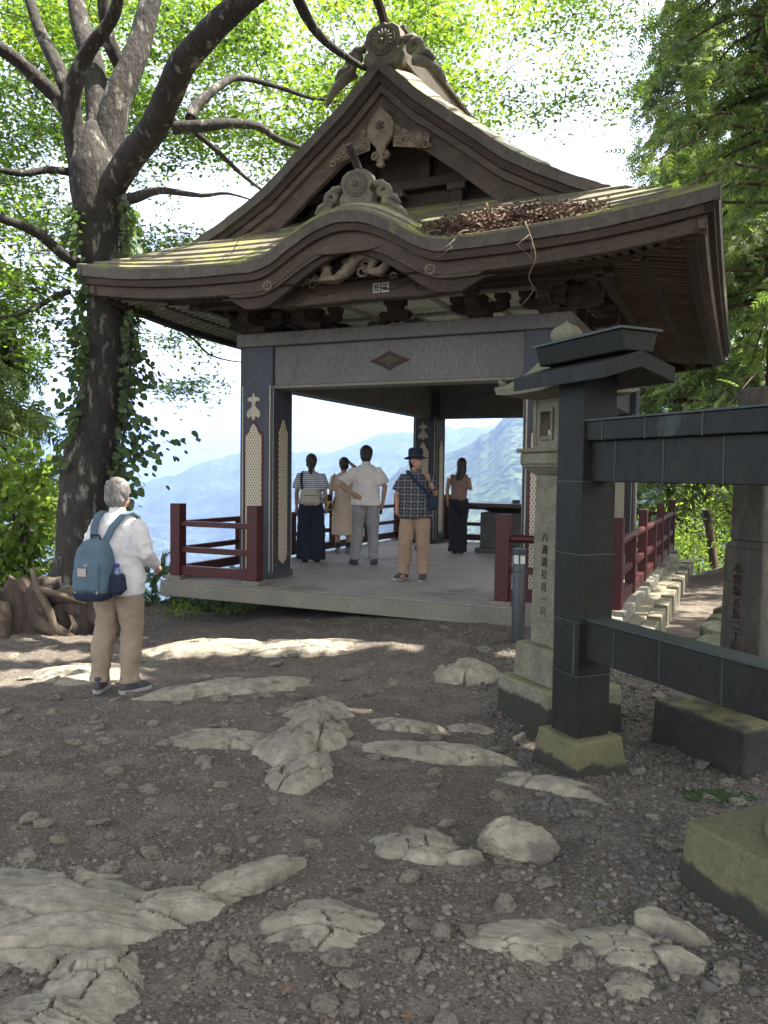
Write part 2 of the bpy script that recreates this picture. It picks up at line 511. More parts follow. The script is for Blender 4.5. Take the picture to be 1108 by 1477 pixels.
# far slopes, valley and mountain ridges in one sheet that starts under the near ground
def forest_material():
    m = bpy.data.materials.new('far_forest'); m.use_nodes = True
    nt = m.node_tree; N = nt.nodes; L = nt.links; b = N['Principled BSDF']; b.inputs['Roughness'].default_value = .95; b.inputs['Specular IOR Level'].default_value = .1
    co = N.new('ShaderNodeNewGeometry').outputs['Position']
    v = N.new('ShaderNodeTexVoronoi'); v.inputs['Scale'].default_value = .15; L.new(co, v.inputs['Vector'])
    n = N.new('ShaderNodeTexNoise'); n.inputs['Scale'].default_value = .012; n.inputs['Detail'].default_value = 8; L.new(co, n.inputs['Vector'])
    a = N.new('ShaderNodeValToRGB'); L.new(n.outputs['Fac'], a.inputs[0])
    a.color_ramp.elements[0].position = .35; a.color_ramp.elements[0].color = (.022, .042, .018, 1); a.color_ramp.elements[1].position = .68; a.color_ramp.elements[1].color = (.075, .105, .04, 1)
    mx = N.new('ShaderNodeMix'); mx.data_type = 'RGBA'; mx.inputs[0].default_value = .45; L.new(a.outputs[0], mx.inputs[6]); L.new(v.outputs['Color'], mx.inputs[7])
    mul = N.new('ShaderNodeMix'); mul.data_type = 'RGBA'; mul.blend_type = 'MULTIPLY'; mul.inputs[0].default_value = .9
    sc = N.new('ShaderNodeSeparateColor'); L.new(v.outputs['Color'], sc.inputs[0])
    L.new(a.outputs[0], mul.inputs[6]); L.new(sc.outputs[0], mul.inputs[7]); L.new(mul.outputs[2], b.inputs['Base Color'])
    bp = N.new('ShaderNodeBump'); bp.inputs['Strength'].default_value = 1; bp.inputs['Distance'].default_value = 4; bp.invert = True
    return m


def hills():
    az = np.concatenate([np.linspace(-1.35, -.4, 60), np.linspace(-.395, .5, 560), np.linspace(.51, 1.35, 50)])          # azimuth from +Y, positive to +X
    R = np.concatenate([np.geomspace(13, 400, 40), np.linspace(420, 1500, 110), np.linspace(1520, 3600, 120), np.linspace(3700, 9000, 25)])
    A, RR = np.meshgrid(az, R)
    X = np.sin(A) * RR; Y = np.cos(A) * RR
    t = np.tan(np.clip(A, -1.3, 1.3))
    # crest elevation (tangent) as a function of the bearing
    ta = [-3, -1.2, -.45, -.3, -.26, -.22, -.185, -.117, -.085, -.068, -.046, -.02, .007, .036, .076, .11, .14, .2, .4, 1.2, 3]
    el = [.06, .05, -.01, -.012, -.003, .012, .021, .021, .028, .03, .035, .045, .05, .052, .058, .061, .062, .058, .05, .04, .05]
    crest = np.interp(t, ta, el) * 3000; cn1 = 26 * fbm(t * 26 + 3, RR * 0 + 2.2, 4)
    tb = [-3, -.2, -.05, .003, .02, .035, .076, .117, .136, .159, .178, .25, .35, .6, 1.2, 3]
    eb = [-.25, -.2, -.06, -.012, .007, .013, .026, .046, .057, .074, .078, .10, .12, .11, .1, .1]
    crestb = np.interp(t, tb, eb) * 1250; cn2 = 12 * fbm(t * 40, RR * 0 + 7.7, 4)
    base = -60 - 260 * S(RR, 60, 600)
    near = -4.5 - (RR - 13) * .62
    z = np.maximum(near, base)
    spur = fbm(X / 420, Y / 420, 3)
    spur2 = np.abs(fbm(X / 300 + 5, Y / 380 + 4, 3))
    k = S(RR, 900, 3000) ** 1.15
    main = -330 + (crest + 330) * k + cn1 * k ** 9 + (190 * spur - 150 * spur2) * 4 * k * (1 - k)
    fall = (RR > 3000) * (RR - 3000) * .12
    main = np.where(RR > 3000, crest + cn1 - fall, main)
    kb = S(RR, 330, 1250) ** 1.05
    side = -300 + (crestb + 300) * kb + cn2 * kb ** 9 + (100 * spur - 90 * spur2) * 4 * kb * (1 - kb)
    side = np.where(RR > 1250, crestb + cn2 - (RR - 1250) * .45, side)
    z = np.maximum(z, np.maximum(main, side))
    z = z + (RR > 150) * 2 * vnoise(X * .02, Y * .02) * S(RR, 150, 700) + (RR > 150) * 5 * vnoise(X * .012, Y * .012)
    i = np.arange(A.size).reshape(A.shape)
    F = np.stack([i[:-1, :-1], i[:-1, 1:], i[1:, 1:], i[1:, :-1]], -1).reshape(-1, 4)
    o = np_mesh('hills', np.stack([X, Y, z], -1).reshape(-1, 3), F, forest_material(), smooth=True)
    tag(o, kind='structure')


hills()
# ------------------------------------------------------------------ pavilion
PAV = thing('shrine_pavilion', 'open wooden viewing pavilion with curved hip-and-gable copper roof on a concrete deck', 'pavilion', tuple(PL), -PA)
UM = PW / 2                      # centre line
UB, VF, VB = 3.525, -.56, 8.30   # half roof width, front and back eave
VC = (VF + VB) / 2
VG, VGB = .33, 7.41              # gable planes
P0, PV, PS, PVB = .69, .71, .48, 6.55
ZD = .40

# deck
deck = box_obj('deck', (0, PW, 0, PD, .215, ZD), MT['deckedge'], PAV, .012, 2)
box_obj('deck_floor', (.09, PW - .09, .07, PD - .07, ZD - .01, ZD + .006), MT['deck'], PAV)
box_obj('foundation', (1.0, PW - .25, 1.3, PD - 1.0, -6, .21), MT['altar'], PAV)
for u in (.55, 2.2, 3.9, 5.0):
    for v in (4.5, 6.9): box_obj('support_column', (u - .18, u + .18, v - .18, v + .18), MT['altar'], PAV) if False else MB().box(u - .18, u + .18, v - .18, v + .18, -9, .21).build('support_column', MT['altar'], PAV)


# piers
def panel_outline(w, z0, z1, foot=False):
    h = w / 2
    o = [(-h, z0 + (.10 if foot else 0))]
    if foot: o += [(-h * .75, z0 + .05), (-h * .45, z0 + .035), (0, z0), (h * .45, z0 + .035), (h * .75, z0 + .05), (h, z0 + .10)]
    else: o += [(h, z0)]
    o += [(h, z1 - .16), (h * .8, z1 - .13), (h * .55, z1 - .11), (h * .45, z1 - .06), (h * .2, z1 - .02), (0, z1), (-h * .2, z1 - .02), (-h * .45, z1 - .06), (-h * .55, z1 - .11), (-h * .8, z1 - .13), (-h, z1 - .16)]
    return o


def lattice_mat():
    m = bpy.data.materials.new('cream_lattice'); m.use_nodes = True
    nt = m.node_tree; N = nt.nodes; L = nt.links; b = N['Principled BSDF']; b.inputs['Roughness'].default_value = .75
    co = N.new('ShaderNodeTexCoord').outputs['Object']
    mp = N.new('ShaderNodeMapping'); mp.inputs['Rotation'].default_value = (rad(90), 0, 0); L.new(co, mp.inputs[0])
    def wave(rot):
        r = N.new('ShaderNodeMapping'); r.inputs['Rotation'].default_value = (0, rad(rot), 0); L.new(co, r.inputs[0])
        w = N.new('ShaderNodeTexWave'); w.inputs['Scale'].default_value = 9.5; w.bands_direction = 'X'; w.inputs['Distortion'].default_value = 0; L.new(r.outputs[0], w.inputs[0]); return w.outputs['Fac']
    mx = N.new('ShaderNodeMath'); mx.operation = 'MAXIMUM'; L.new(wave(30), mx.inputs[0]); L.new(wave(-30), mx.inputs[1])
    c = N.new('ShaderNodeValToRGB'); L.new(mx.outputs[0], c.inputs[0])
    c.color_ramp.elements[0].position = .35; c.color_ramp.elements[0].color = (.17, .135, .1, 1); c.color_ramp.elements[1].position = .75; c.color_ramp.elements[1].color = (.5, .45, .34, 1)
    L.new(c.outputs[0], b.inputs['Base Color'])
    bp = N.new('ShaderNodeBump'); bp.inputs['Strength'].default_value = .8; bp.inputs['Distance'].default_value = .008; L.new(mx.outputs[0], bp.inputs['Height']); L.new(bp.outputs[0], b.inputs['Normal'])
    return m


MT['lattice'] = lattice_mat()
ZB = 2.83


def fleur():
    mb = MB()
    o = [(-.02, 0), (.02, 0), (.03, .05), (.075, .02), (.10, .05), (.095, .10), (.06, .135), (.03, .16), (.022, .2), (.05, .235), (.085, .225), (.09, .26), (.055, .285), (.025, .28), (0, .34)]
    o = o + [(-x, z) for x, z in reversed(o[1:-1])]
    mb.prism(o, -.018, 0)
    return mb


for pi, (u0, v0) in enumerate(((P0, PV), (PW - P0 - PS, PV), (P0, PVB), (PW - P0 - PS, PVB))):
    pr = bpy.data.objects.new('pier', None); link(pr, PAV); pr.location = (u0, v0, 0)
    MB().box(0, PS, 0, PS, ZD, ZB + .5).build('core', MT['pier'], pr, bevel=.008)
    box_obj('plinth', (-.012, PS + .012, -.012, PS + .012, ZD, ZD + .09), MT['altar'], pr)
    for k, (rz, ox, oy) in enumerate(((0, PS / 2 - .03, 0), (math.pi / 2, PS, PS / 2), (math.pi, PS / 2, PS), (-math.pi / 2, 0, PS / 2))):
        w = .235 if k == 0 else .20
        z0, z1 = (ZD + .12, 2.36) if k == 0 else (ZD + .18, 2.42)
        fr = MB().prism(panel_outline(w + .045, z0 - .02, z1 + .03, k != 0), -.006, .001).build('panel_border', MT['maroon'], pr)
        pn = MB().prism(panel_outline(w, z0, z1, k != 0), -.016, 0).build('lattice_panel', MT['lattice'], pr)
        for q in (fr, pn): q.location = (ox, oy, 0); q.rotation_euler = (0, 0, rz)
        if k == 0:
            f = fleur().build('fleur_ornament', MT['cream'], pr); f.location = (ox, oy, 2.41)
    for sx, sy in ((1, 0), (1, 1), (0, 1), (0, 0)):
        x = PS - .045 if sx else .03; y = -.004 if sy == 0 else PS - .004
        box_obj('edge_strip', (x, x + .014, y, y + .008, ZD + .05, ZB), MT['cream'], pr)
        box_obj('edge_strip', (PS - .004 if sx else -.004, PS + .004 if sx else .004, (.01 if sy == 0 else PS - .024), (.022 if sy == 0 else PS - .012), ZD + .05, ZB), MT['cream'], pr)

# lintels and cap beams
a0, a1 = P0 + PS, PW - P0 - PS
zt0, zt1 = 3.315, 3.475
lint = box_obj('lintel', (a0, a1, PV + .04, PV + .30, ZB, zt0), MT['lintel'], PAV, .006)
box_obj('lintel', (a0, a1, PVB + .18, PVB + .44, ZB, zt0), MT['lintel'], PAV, .006)
for u in (P0 + .1, PW - P0 - .36): box_obj('lintel', (u, u + .26, PV + PS, PVB, ZB, zt0), MT['lintel'], PAV, .006)
box_obj('lintel_strip', (a0, a1, PV + .025, PV + .31, ZB - .035, ZB - .003), MT['deckedge'], PAV)
dm = [(0, -.115), (.10, -.06), (.26, 0), (.10, .06), (0, .115), (-.10, .06), (-.26, 0), (-.10, -.06)]
d = MB().prism(dm, -.014, 0).build('diamond_emblem', MT['wood'], PAV); d.location = (UM - .02, PV + .04, 3.07)
d2 = MB().prism([(x * .6, z * .6) for x, z in dm], -.024, -.01).build('emblem_inlay', MT['woodl'], d)
for (b) in ((P0 - .03, PW - P0 + .03, PV - .045, PV + .36), (P0 - .03, PW - P0 + .03, PVB + .12, PVB + PS + .045)): box_obj('cap_beam', (*b, zt0, zt1), MT['lintel'], PAV, .01)
for u in (P0 - .03, PW - P0 - .375): box_obj('cap_beam', (u, u + .405, PV + .36, PVB + .12, zt0, zt1), MT['lintel'], PAV, .01)

# ceiling: pale boards above the open bracket zone, with ribs
for k in range(6):
    ua = P0 + .12 + k * (PW - 2 * P0 - .24) / 6; ub = ua + (PW - 2 * P0 - .24) / 6 - .004
    box_obj('ceiling_board', (ua, ub, PV + .12, PVB + PS - .12, 4.08, 4.10), MT['ceiling'], PAV)
    box_obj('ceiling_rib', (ub - .03, ub + .03, PV + .12, PVB + PS - .12, 4.03, 4.078), MT['rafterl'], PAV)
for k in range(1, 6):
    vv_ = PV + k * (PVB + PS - PV) / 6; box_obj('ceiling_rib', (P0 + .12, PW - P0 - .12, vv_ - .035, vv_ + .035, 3.98, 4.028), MT['rafterl'], PAV)


# ---- roof shape functions (local u, v)
def eave_front(u):
    t = np.abs(np.asarray(u, float) - UM) / UB
    z = 3.97 + .205 * t ** 3.2
    x = np.clip(np.abs(np.asarray(u, float) - UM) / 1.12, 0, 1)
    k = 3.94 + .45 * (.5 * (1 + np.cos(np.pi * x))) ** .72
    return np.maximum(z, k) + .02 * np.exp(-((z - k) / .05) ** 2)


def eave_plain(u): return 3.97 + .205 * (np.abs(np.asarray(u, float) - UM) / UB) ** 3.2


def eave_side(v):
    t = np.abs(np.asarray(v, float) - VC) / (VB - VC)
    return 3.97 + .205 * t ** 3.6


def zside(du):
    return np.interp(du, [0, .2, .43, .70, .98, 1.25, 1.47, 1.8, 2.15, 2.505, 3.0, UB], [6.28, 6.09, 5.87, 5.66, 5.45, 5.24, 5.07, 4.885, 4.71, 4.553, 4.29, 3.97])


def lift(v): return .26 * S(v, VG - .02, VG + .85) * S(v, VGB + .02, VGB - .85)


def skirt(u, v):
    """front skirt top surface"""
    s = v - VF
    zf = 3.97 + .56 * s + .08 * s * s
    up_ = (eave_plain(u) - 3.97) * max(0, 1 - s / 1.6)
    du = abs(u - UM)
    z = min(zf + up_, float(zside(du)) + up_ + .02) if du > 2.3 else zf + up_
    k = float(eave_front(u)) + .13 * S(s, 0, .3) + .05 * s
    return max(z, float(k)) if abs(u - UM) < 1.12 else z


# front skirt copper rows
us_all = np.unique(np.concatenate([np.linspace(UM - UB, UM + UB, 74), np.linspace(UM - 1.2, UM + 1.2, 41)]))
rows = [VF, VF + .14, VF + .29, VF + .45, VF + .63, VF + .82, VF + 1.0, VF + 1.15]
for i in range(len(rows) - 1):
    v0, v1 = rows[i], rows[i + 1] + .03
    # split every row in sheets
    cuts = [UM - UB] + sorted(UM + (random.uniform(-.08, .08) + k) for k in np.arange(-2.9 + .35 * (i % 2), 3.2, .85)) + [UM + UB]
    for a, b in zip(cuts[:-1], cuts[1:]):
        # stay inside the hips
        lim = UB - max(0, (v0 - VF)) * .93
        a = max(a, UM - lim); b = min(b, UM + lim)
        if b - a < .05: continue
        uu = [a + .002] + [u for u in us_all if a + .02 < u < b - .02] + [b - .002]
        mb = MB()
        def up_sheet(u, vv, t=0.):
            l1 = UB - max(0, vv - VF) * .93
            u = min(max(u, UM - l1), UM + l1)
            return (u, vv, skirt(u, vv) + .030 * (1 - t) + .003 * (i % 2))
        mb.loft([[up_sheet(u, v0 - .004)[:2] + (up_sheet(u, v0)[2] - .03,) for u in uu], [up_sheet(u, v0 - .004) for u in uu],
                 [up_sheet(u, (v0 + v1) / 2, .5) for u in uu], [up_sheet(u, v1, 1.) for u in uu]], caps=False, closed=False)
        mb.build('copper_sheet', MT['copper'], PAV, smooth=True, angle=35)

# side slopes: rows running front to back
dus = [0, .22, .46, .70, .95, 1.2, 1.45, 1.72, 2.0, 2.27, 2.52, 2.78, 3.03, 3.28, UB]
for sgn in (-1, 1):
    for i in range(len(dus) - 1):
        d1, d0 = dus[i], dus[i + 1]
        def pt(du, v, drop=0.):
            if du <= 2.52: z = float(zside(du)) + float(lift(v)) * S(du, 2.6, 1.6)
            else:
                s = UB - du
                z = float(zside(du)) + (float(eave_side(v)) - 3.97) * (1 - s / 1.05)
            return (UM + sgn * du, v, z + drop)
        if d0 <= 2.53:
            e0 = e1 = (VG, VGB)
        else:
            e0 = (VF + (UB - d0) * 1.05, VB - (UB - d0) * .9); e1 = (VF + (UB - d1) * 1.05, VB - (UB - d1) * .9)
        def vv(e, n=40):
            return [e[0] + (e[1] - e[0]) * k / n for k in range(n + 1)] if d0 > 2.53 else list(VG + (VGB - VG) * np.unique(np.concatenate([np.linspace(0, .14, 10), np.linspace(.14, .86, 12), np.linspace(.86, 1, 10)])))
        mb = MB()
        mb.loft([[pt(d0, v, -.01) for v in vv(e0)], [pt(d0, v, .018) for v in vv(e0)], [pt((d0 + d1) / 2, (v + w) / 2, .01) for v, w in zip(vv(e0), vv(e1))], [pt(d1, v, 0) for v in vv(e1)]], caps=False, closed=False)
        mb.build('copper_row', MT['copper'], PAV, smooth=True, angle=35)
# back skirt
mb = MB()
mb.grid(lambda u, t: ((UM + (u - UM) * (1 - t * .33), VB - t * 1.3, float(eave_plain(u)) * (1 - t) + t * 4.62)), np.linspace(UM - UB, UM + UB, 24), [0, .5, 1])
mb.build('back_skirt', MT['copper'], PAV, smooth=True)

# ridge
box_obj('ridge', (UM - .13, UM + .13, VG + .35, VGB - .35, 6.42, 6.72), MT['fascia'], PAV, .02)
box_obj('ridge_cap', (UM - .17, UM + .17, VG + .30, VGB - .30, 6.72, 6.78), MT['fascia'], PAV, .01)


# ---- eave edge: layers swept round the four sides
def side_pts(side, inset, n):
    if side == 'front':
        us = np.unique(np.concatenate([np.linspace(UM - UB + inset, UM + UB - inset, n), np.linspace(UM - 1.2, UM + 1.2, 33)]))
        return [(u, VF + inset, float(eave_front(u))) for u in us], (0, 1)
    if side == 'back':
        us = np.linspace(UM - UB + inset, UM + UB - inset, n); return [(u, VB - inset, float(eave_plain(u))) for u in us], (0, -1)
    vs = np.linspace(VF + inset, VB - inset, n); s = -1 if side == 'left' else 1
    return [(UM + s * (UB - inset), v, float(eave_side(v))) for v in vs], (-s, 0)


def strip(pts, nrm, zt, zb, th, k0=0, k1=None, flare=0.):
    sel = pts[k0:k1]
    rings = []
    for u, v, z in sel:
        rings.append([(u, v, z + zt), (u + nrm[0] * flare, v + nrm[1] * flare, z + zb), (u + nrm[0] * (th + flare), v + nrm[1] * (th + flare), z + zb), (u + nrm[0] * th, v + nrm[1] * th, z + zt)])
    return MB().loft(rings)


for side in ('front', 'right', 'left', 'back'):
    n = 45 if side in ('front', 'back') else 49
    pts, nr = side_pts(side, 0, n)
    step = 3 if side == 'front' else 4
    i = 0
    while i < len(pts) - 1:
        j = min(len(pts) - 1, i + step)
        if len(pts) - 1 - j < 2: j = len(pts) - 1
        strip(pts, nr, .012, -.105 - .004 * ((i // step) % 2), .05 + .003 * ((i // step) % 2), i, j + 1, .012).build('fascia_plate', MT['fascia'], PAV)
        i = j
    p2, nr = side_pts(side, .045, n); strip(p2, nr, -.108, -.185, .08).build('eave_board', MT['wood'], PAV)
    p3, nr = side_pts(side, .10, n); strip(p3, nr, -.186, -.30, .08, flare=.02).build('eave_board', MT['woodl'], PAV)
    if side != 'front': p4, nr = side_pts(side, .19, n); strip(p4, nr, -.27, -.345, .10).build('eave_board', MT['wood'], PAV)


# ---- soffit, purlins, rafters
def soffit_front(u, v):
    t = (v - VF) / (PV - VF)
    return float(eave_plain(u)) * (1 - t) + t * 4.02 - .27 * (1 - t) + .0 * t - .03


def soffit_side(u, v):
    t = (UM + UB - u) / (UM + UB - (PW - P0)); t = (UB - abs(u - UM)) / (UB - (UM - P0))
    return float(eave_side(v)) * (1 - t) + t * 4.02 - .27 * (1 - t) - .03


mb = MB(); mb.grid(lambda t, w: (lambda u, v: (u, v, soffit_front(u, v) + .04))(UM + (t) * (UB - .1 - w * (UB - .1 - (UM - P0))), VF + .12 + w * (PV - VF - .12)), np.linspace(-1, 1, 40), [0, .25, .5, .75, 1])
mb.build('soffit_board', MT['rafter'], PAV)
for s in (-1, 1):
    mb = MB(); mb.grid(lambda t, w: (lambda v, u: (u, v, soffit_side(u, v) + .04))(VF + .12 + w * (PV - VF - .12) + t * ((VB - VF - .24) - w * (PV - VF - .12 + VB - .12 - (PVB + PS))), UM + s * (UB - .12 - w * (UB - .12 - (UM - P0)))), np.linspace(0, 1, 50), [0, .25, .5, .75, 1])
    mb.build('soffit_board', MT['rafter'] if s > 0 else MT['rafterl'], PAV)

hipk = (PV - VF) / (P0 - (UM - UB))


def rafter(p, q, mat, w=.05, h=.07): return MB().beam(p, q, w, h).build('rafter', mat, PAV)


u = UM - UB + .22
while u < UM + UB - .2:                         # front rafters, flying tier and base tier
    du = max(0, P0 - u, u - (PW - P0)); vs = PV - du * hipk
    ve = VF + .20; vm = .12
    if vs > ve + .06 and abs(u - UM) > 1.08: rafter((u, ve, soffit_front(u, ve)), (u, min(vs, vm + .05), soffit_front(u, min(vs, vm + .05))), MT['rafter'])
    if vs > vm + .06 and abs(u - UM) > 1.08: rafter((u, vm - .02, soffit_front(u, vm) - .05), (u, vs, soffit_front(u, vs) - .07), MT['rafter'], .055, .075)
    u += .118
for s in (-1, 1):
    v = VF + .22
    while v < VB - .2:
        dv = max(0, PV - v, v - (PVB + PS)); ui = UM - P0 + dv * -1 / hipk + 0
        inner = (UM - P0) + dv / hipk            # half-distance where this rafter starts
        outer = UB - .22; mid = UB - .72
        mt = MT['rafter'] if s > 0 else MT['rafterl']
        f = lambda d: (UM + s * d, v, soffit_side(UM + s * d, v))
        a = f(outer); b = f(max(inner, mid - .05))
        if outer > inner + .06: rafter(a, b, mt)
        if mid > inner + .06:
            a = f(mid + .02); b = f(inner); rafter((a[0], a[1], a[2] - .05), (b[0], b[1], b[2] - .07), mt, .055, .075)
        v += .118
    # divider beam between the tiers
    pts = [(UM + s * (UB - .70), v, soffit_side(UM + s * (UB - .70), v) - .045) for v in np.linspace(VF + .75, VB - .75, 30)]
    MB().tube(pts, .058, 4).build('eave_purlin', MT['wood'], PAV)
pts = [(u, .13, soffit_front(u, .13) - .045) for u in np.linspace(UM - UB + .75, UM + UB - .75, 30)]
MB().tube(pts, .058, 4).build('eave_purlin', MT['wood'], PAV)
for su in (-1, 1):
    for (v0, v1) in ((PV, VF + .14), (PVB + PS, VB - .14)):
        MB().beam((UM + su * (UM - P0), v0, 3.90), (UM + su * (UB - .14), v1, 3.90), .12, .15).build('hip_rafter', MT['wood'], PAV)
# outer wall purlin ring carrying the rafters
for (p, q) in (((P0 - .35, PV - .02, 3.86), (PW - P0 + .35, PV - .02, 3.86)), ((P0 - .35, PVB + PS, 3.86), (PW - P0 + .35, PVB + PS, 3.86)), ((P0 + .02, PV - .3, 3.86), (P0 + .02, PVB + PS + .3, 3.86)), ((PW - P0 - .02, PV - .3, 3.86), (PW - P0 - .02, PVB + PS + .3, 3.86))):
    MB().beam(p, q, .13, .14).build('wall_purlin', MT['wood'], PAV, bevel=.01)
for (p, q) in (((P0 - .5, PV - .34, 3.80), (PW - P0 + .5, PV - .34, 3.80)), ((PW - P0 + .34, PV - .5, 3.80), (PW - P0 + .34, PVB + PS + .5, 3.80)), ((P0 - .34, PV - .5, 3.80), (P0 - .34, PVB + PS + .5, 3.80))):
    MB().beam(p, q, .10, .11).build('outer_purlin', MT['wood'], PAV, bevel=.01)


# ---- bracket clusters
def arm_outline(L, h):
    a = L / 2
    return [(-a, h), (-a, h * .55), (-a * .93, h * .3), (-a * .8, h * .1), (-a * .62, 0), (a * .62, 0), (a * .8, h * .1), (a * .93, h * .3), (a, h * .55), (a, h)]


blk = None


def bracket(u, v, rz=0., wide=.66):
    global blk
    b = bpy.data.objects.new('bracket', None); link(b, PAV); b.location = (u, v, zt1); b.rotation_euler = (0, 0, rz)
    MB().frustum(0, 0, .085, .085, 0, .12, .12, .05).box(-.12, .12, -.12, .12, .05, .10).build('base_block', MT['wood'], b)
    MB().prism(arm_outline(wide, .10), -.055, .055).move(None, (0, 0, .085)).build('bracket_arm', MT['wood'], b)
    MB().prism(arm_outline(.78, .10), -.05, .05).move(Matrix.Rotation(rad(90), 3, 'Z'), (0, -.02, .087)).build('bracket_arm', MT['wood'], b)
    for x, y in ((-wide / 2 + .07, 0), (0, 0), (wide / 2 - .07, 0), (0, -.34)):
        if blk is None:
            blk = MB().frustum(0, 0, .05, .05, 0, .075, .075, .04).box(-.075, .075, -.075, .075, .04, .085).build('bearing_block', MT['wood'], b); blk.location = (x, y, .187)
        else: share(blk, 'bearing_block', b, (x, y, .187))
    MB().prism(arm_outline(wide * .8, .09), -.045, .045).move(None, (0, -.34, .262)).build('bracket_arm', MT['wood'], b)


for u in (P0 + .24, 1.72, PW - 1.72, PW - P0 - .24): bracket(u, PV + .12)
for v in (PV + .24, 2.2, 3.9, 5.5, PVB + .24): bracket(PW - P0 - .12, v, math.pi / 2); bracket(P0 + .12, v, -math.pi / 2)
for u in (P0 + .24, 1.9, PW - 1.9, PW - P0 - .24): bracket(u, PVB + PS - .12, math.pi)
# frog-leg strut in the middle of the front
kae = [(-.36, 0), (-.33, .05), (-.27, .075), (-.22, .05), (-.17, .085), (-.2, .13), (-.16, .17), (-.08, .16), (-.10, .24), (.10, .24), (.08, .16), (.16, .17), (.2, .13), (.17, .085), (.22, .05), (.27, .075), (.33, .05), (.36, 0), (.2, -.001), (.13, .03), (.06, .055), (0, .04), (-.06, .055), (-.13, .03), (-.2, -.001)]
k_ = MB().prism(kae, -.05, .05).build('frog_leg_strut', MT['wood'], PAV); k_.location = (UM + .02, PV + .1, zt1 + .002)
box_obj('strut_block', (UM - .1, UM + .14, PV + .02, PV + .18, zt1 + .24, zt1 + .32), MT['wood'], PAV)
# carved rainbow beam under the curved gable, with a dragon panel above it
rb = [(-1.25, .05), (-1.1, 0), (-.7, -.03), (0, -.01), (.7, -.03), (1.1, 0), (1.25, .05), (1.25, .2), (1.0, .17), (0, .19), (-1.0, .17), (-1.25, .2)]
rbo = MB().prism(rb, -.07, .07).build('rainbow_beam', MT['woodl'], PAV, bevel=.012); rbo.location = (UM, -.08, 3.60)
for s in (-1, 1):
    mb = MB(); mb.tube(spiral(s * .72, .085, .09, .015, 0, 1.6 * s, -.075), .012, 5); mb.tube([(s * .62, -.075, .12), (s * .4, -.075, .06), (s * .2, -.075, .1)], [.012, .01, .004], 5)
    mb.build('scroll_carving', MT['wood'], rbo)
for x in (.22, .32): box_obj('votive_slip', (x - .042, x + .042, -.075, -.0715, .04, .14), MT['white'], rbo)
for x in (.22, .32):
    for z in (.065, .09, .115):
        box_obj('slip_lettering', (x - .028, x + .028, -.0765, -.0752, z - .007, z + .007), MT['ink'], rbo)
drg = bpy.data.objects.new('dragon_panel', None); link(drg, PAV); drg.location = (UM - .06, -.18, 3.83); drg.scale = (1.3, 1.2, 1.15)
MB().prism([(-.75, -.06), (.75, -.06), (.7, .1), (.5, .22), (.2, .3), (-.2, .3), (-.5, .22), (-.7, .1)], .06, .09).build('backing_board', MT['wood'], drg)
mb = MB()
body = [(-.52, 0, .02), (-.42, -.02, .12), (-.3, -.03, .15), (-.2, -.04, .07), (-.26, -.03, -.01), (-.12, -.04, -.03), (0, -.05, .04), (.06, -.05, .14), (.17, -.06, .17), (.24, -.06, .09), (.18, -.06, .02), (.28, -.06, -.01), (.36, -.06, .07), (.34, -.07, .16), (.25, -.09, .2)]
mb.tube(body, [.03, .045, .05, .05, .045, .05, .055, .055, .055, .05, .05, .05, .05, .055, .05], 8, jit=.15)
mb.ell((.24, -.1, .19), (.075, .05, .05)); mb.ell((.17, -.11, .175), (.05, .035, .03)); mb.tube([(.28, -.1, .22), (.33, -.08, .27), (.38, -.07, .26)], [.018, .012, .004], 5)
rr_ = random.Random(4)
for k in range(46):
    cx, cz = rr_.uniform(-.56, .42), rr_.uniform(-.05, .24)
    if cz > .25 - .2 * abs(cx): continue
    r = rr_.uniform(.025, .06)
    mb.tube(spiral(cx, cz, r, .008, rr_.uniform(0, 6), rr_.choice((-1, 1)) * 1.1, -.01 - rr_.uniform(0, .03), 10), .012, 5)
mb.build('dragon_carving', MT['carve'], drg, smooth=True)

# karahafu bargeboard
for lay, (ins, a, b, th, half, mt) in enumerate(((.13, -.20, -.335, .06, 1.75, MT['woodl']), (.17, -.335, -.46, .06, 1.55, MT['wood']))):
    rings = []
    for u in np.linspace(UM - half, UM + half, 61):
        z = float(eave_front(u)); x = abs(u - UM) / half
        e = b + (.09 * (1 - min(1, x * 1.6)) if lay else 0) + (.16 * max(0, x - .8) / .2)
        e = min(e, a - .01)
        rings.append([(u, VF + ins, z + a), (u, VF + ins, z + e), (u, VF + ins + th, z + e), (u, VF + ins + th, z + a)])
    MB().loft(rings).build('curved_bargeboard', mt, PAV)
MB().prism([(-.34, .13), (-.42, .0), (-.36, -.03), (-.2, -.05), (.2, -.05), (.36, -.03), (.42, 0), (.34, .13)], -.03, .0).build('bargeboard_plate', MT['woodl'], PAV).location = (UM + .02, VF + .135, 4.05)
for s in (-1, 1):
    mb = MB()
    for k in range(12):
        a = 2 * math.pi * k / 12; mb.ell((.045 * math.cos(a), -.01, .045 * math.sin(a)), (.018, .012, .018), 6, 4)
    mb.ell((0, -.012, 0), (.02, .016, .02), 8, 5)
    r = mb.build('rosette', MT['carve'], PAV, smooth=True); r.location = (UM + s * .93, VF + .125, float(eave_front(UM + s * .93)) - .27)


# ---- gable
def rake_pts(inz, v, d_end=2.505, n=26):
    out = []
    for d in np.linspace(0, d_end, n):
        z = float(zside(d)); g = (float(zside(min(d + .04, 2.6))) - float(zside(max(d - .04, 0)))) / (min(d + .04, 2.6) - max(d - .04, 0))
        out.append((d, z, g))
    return out


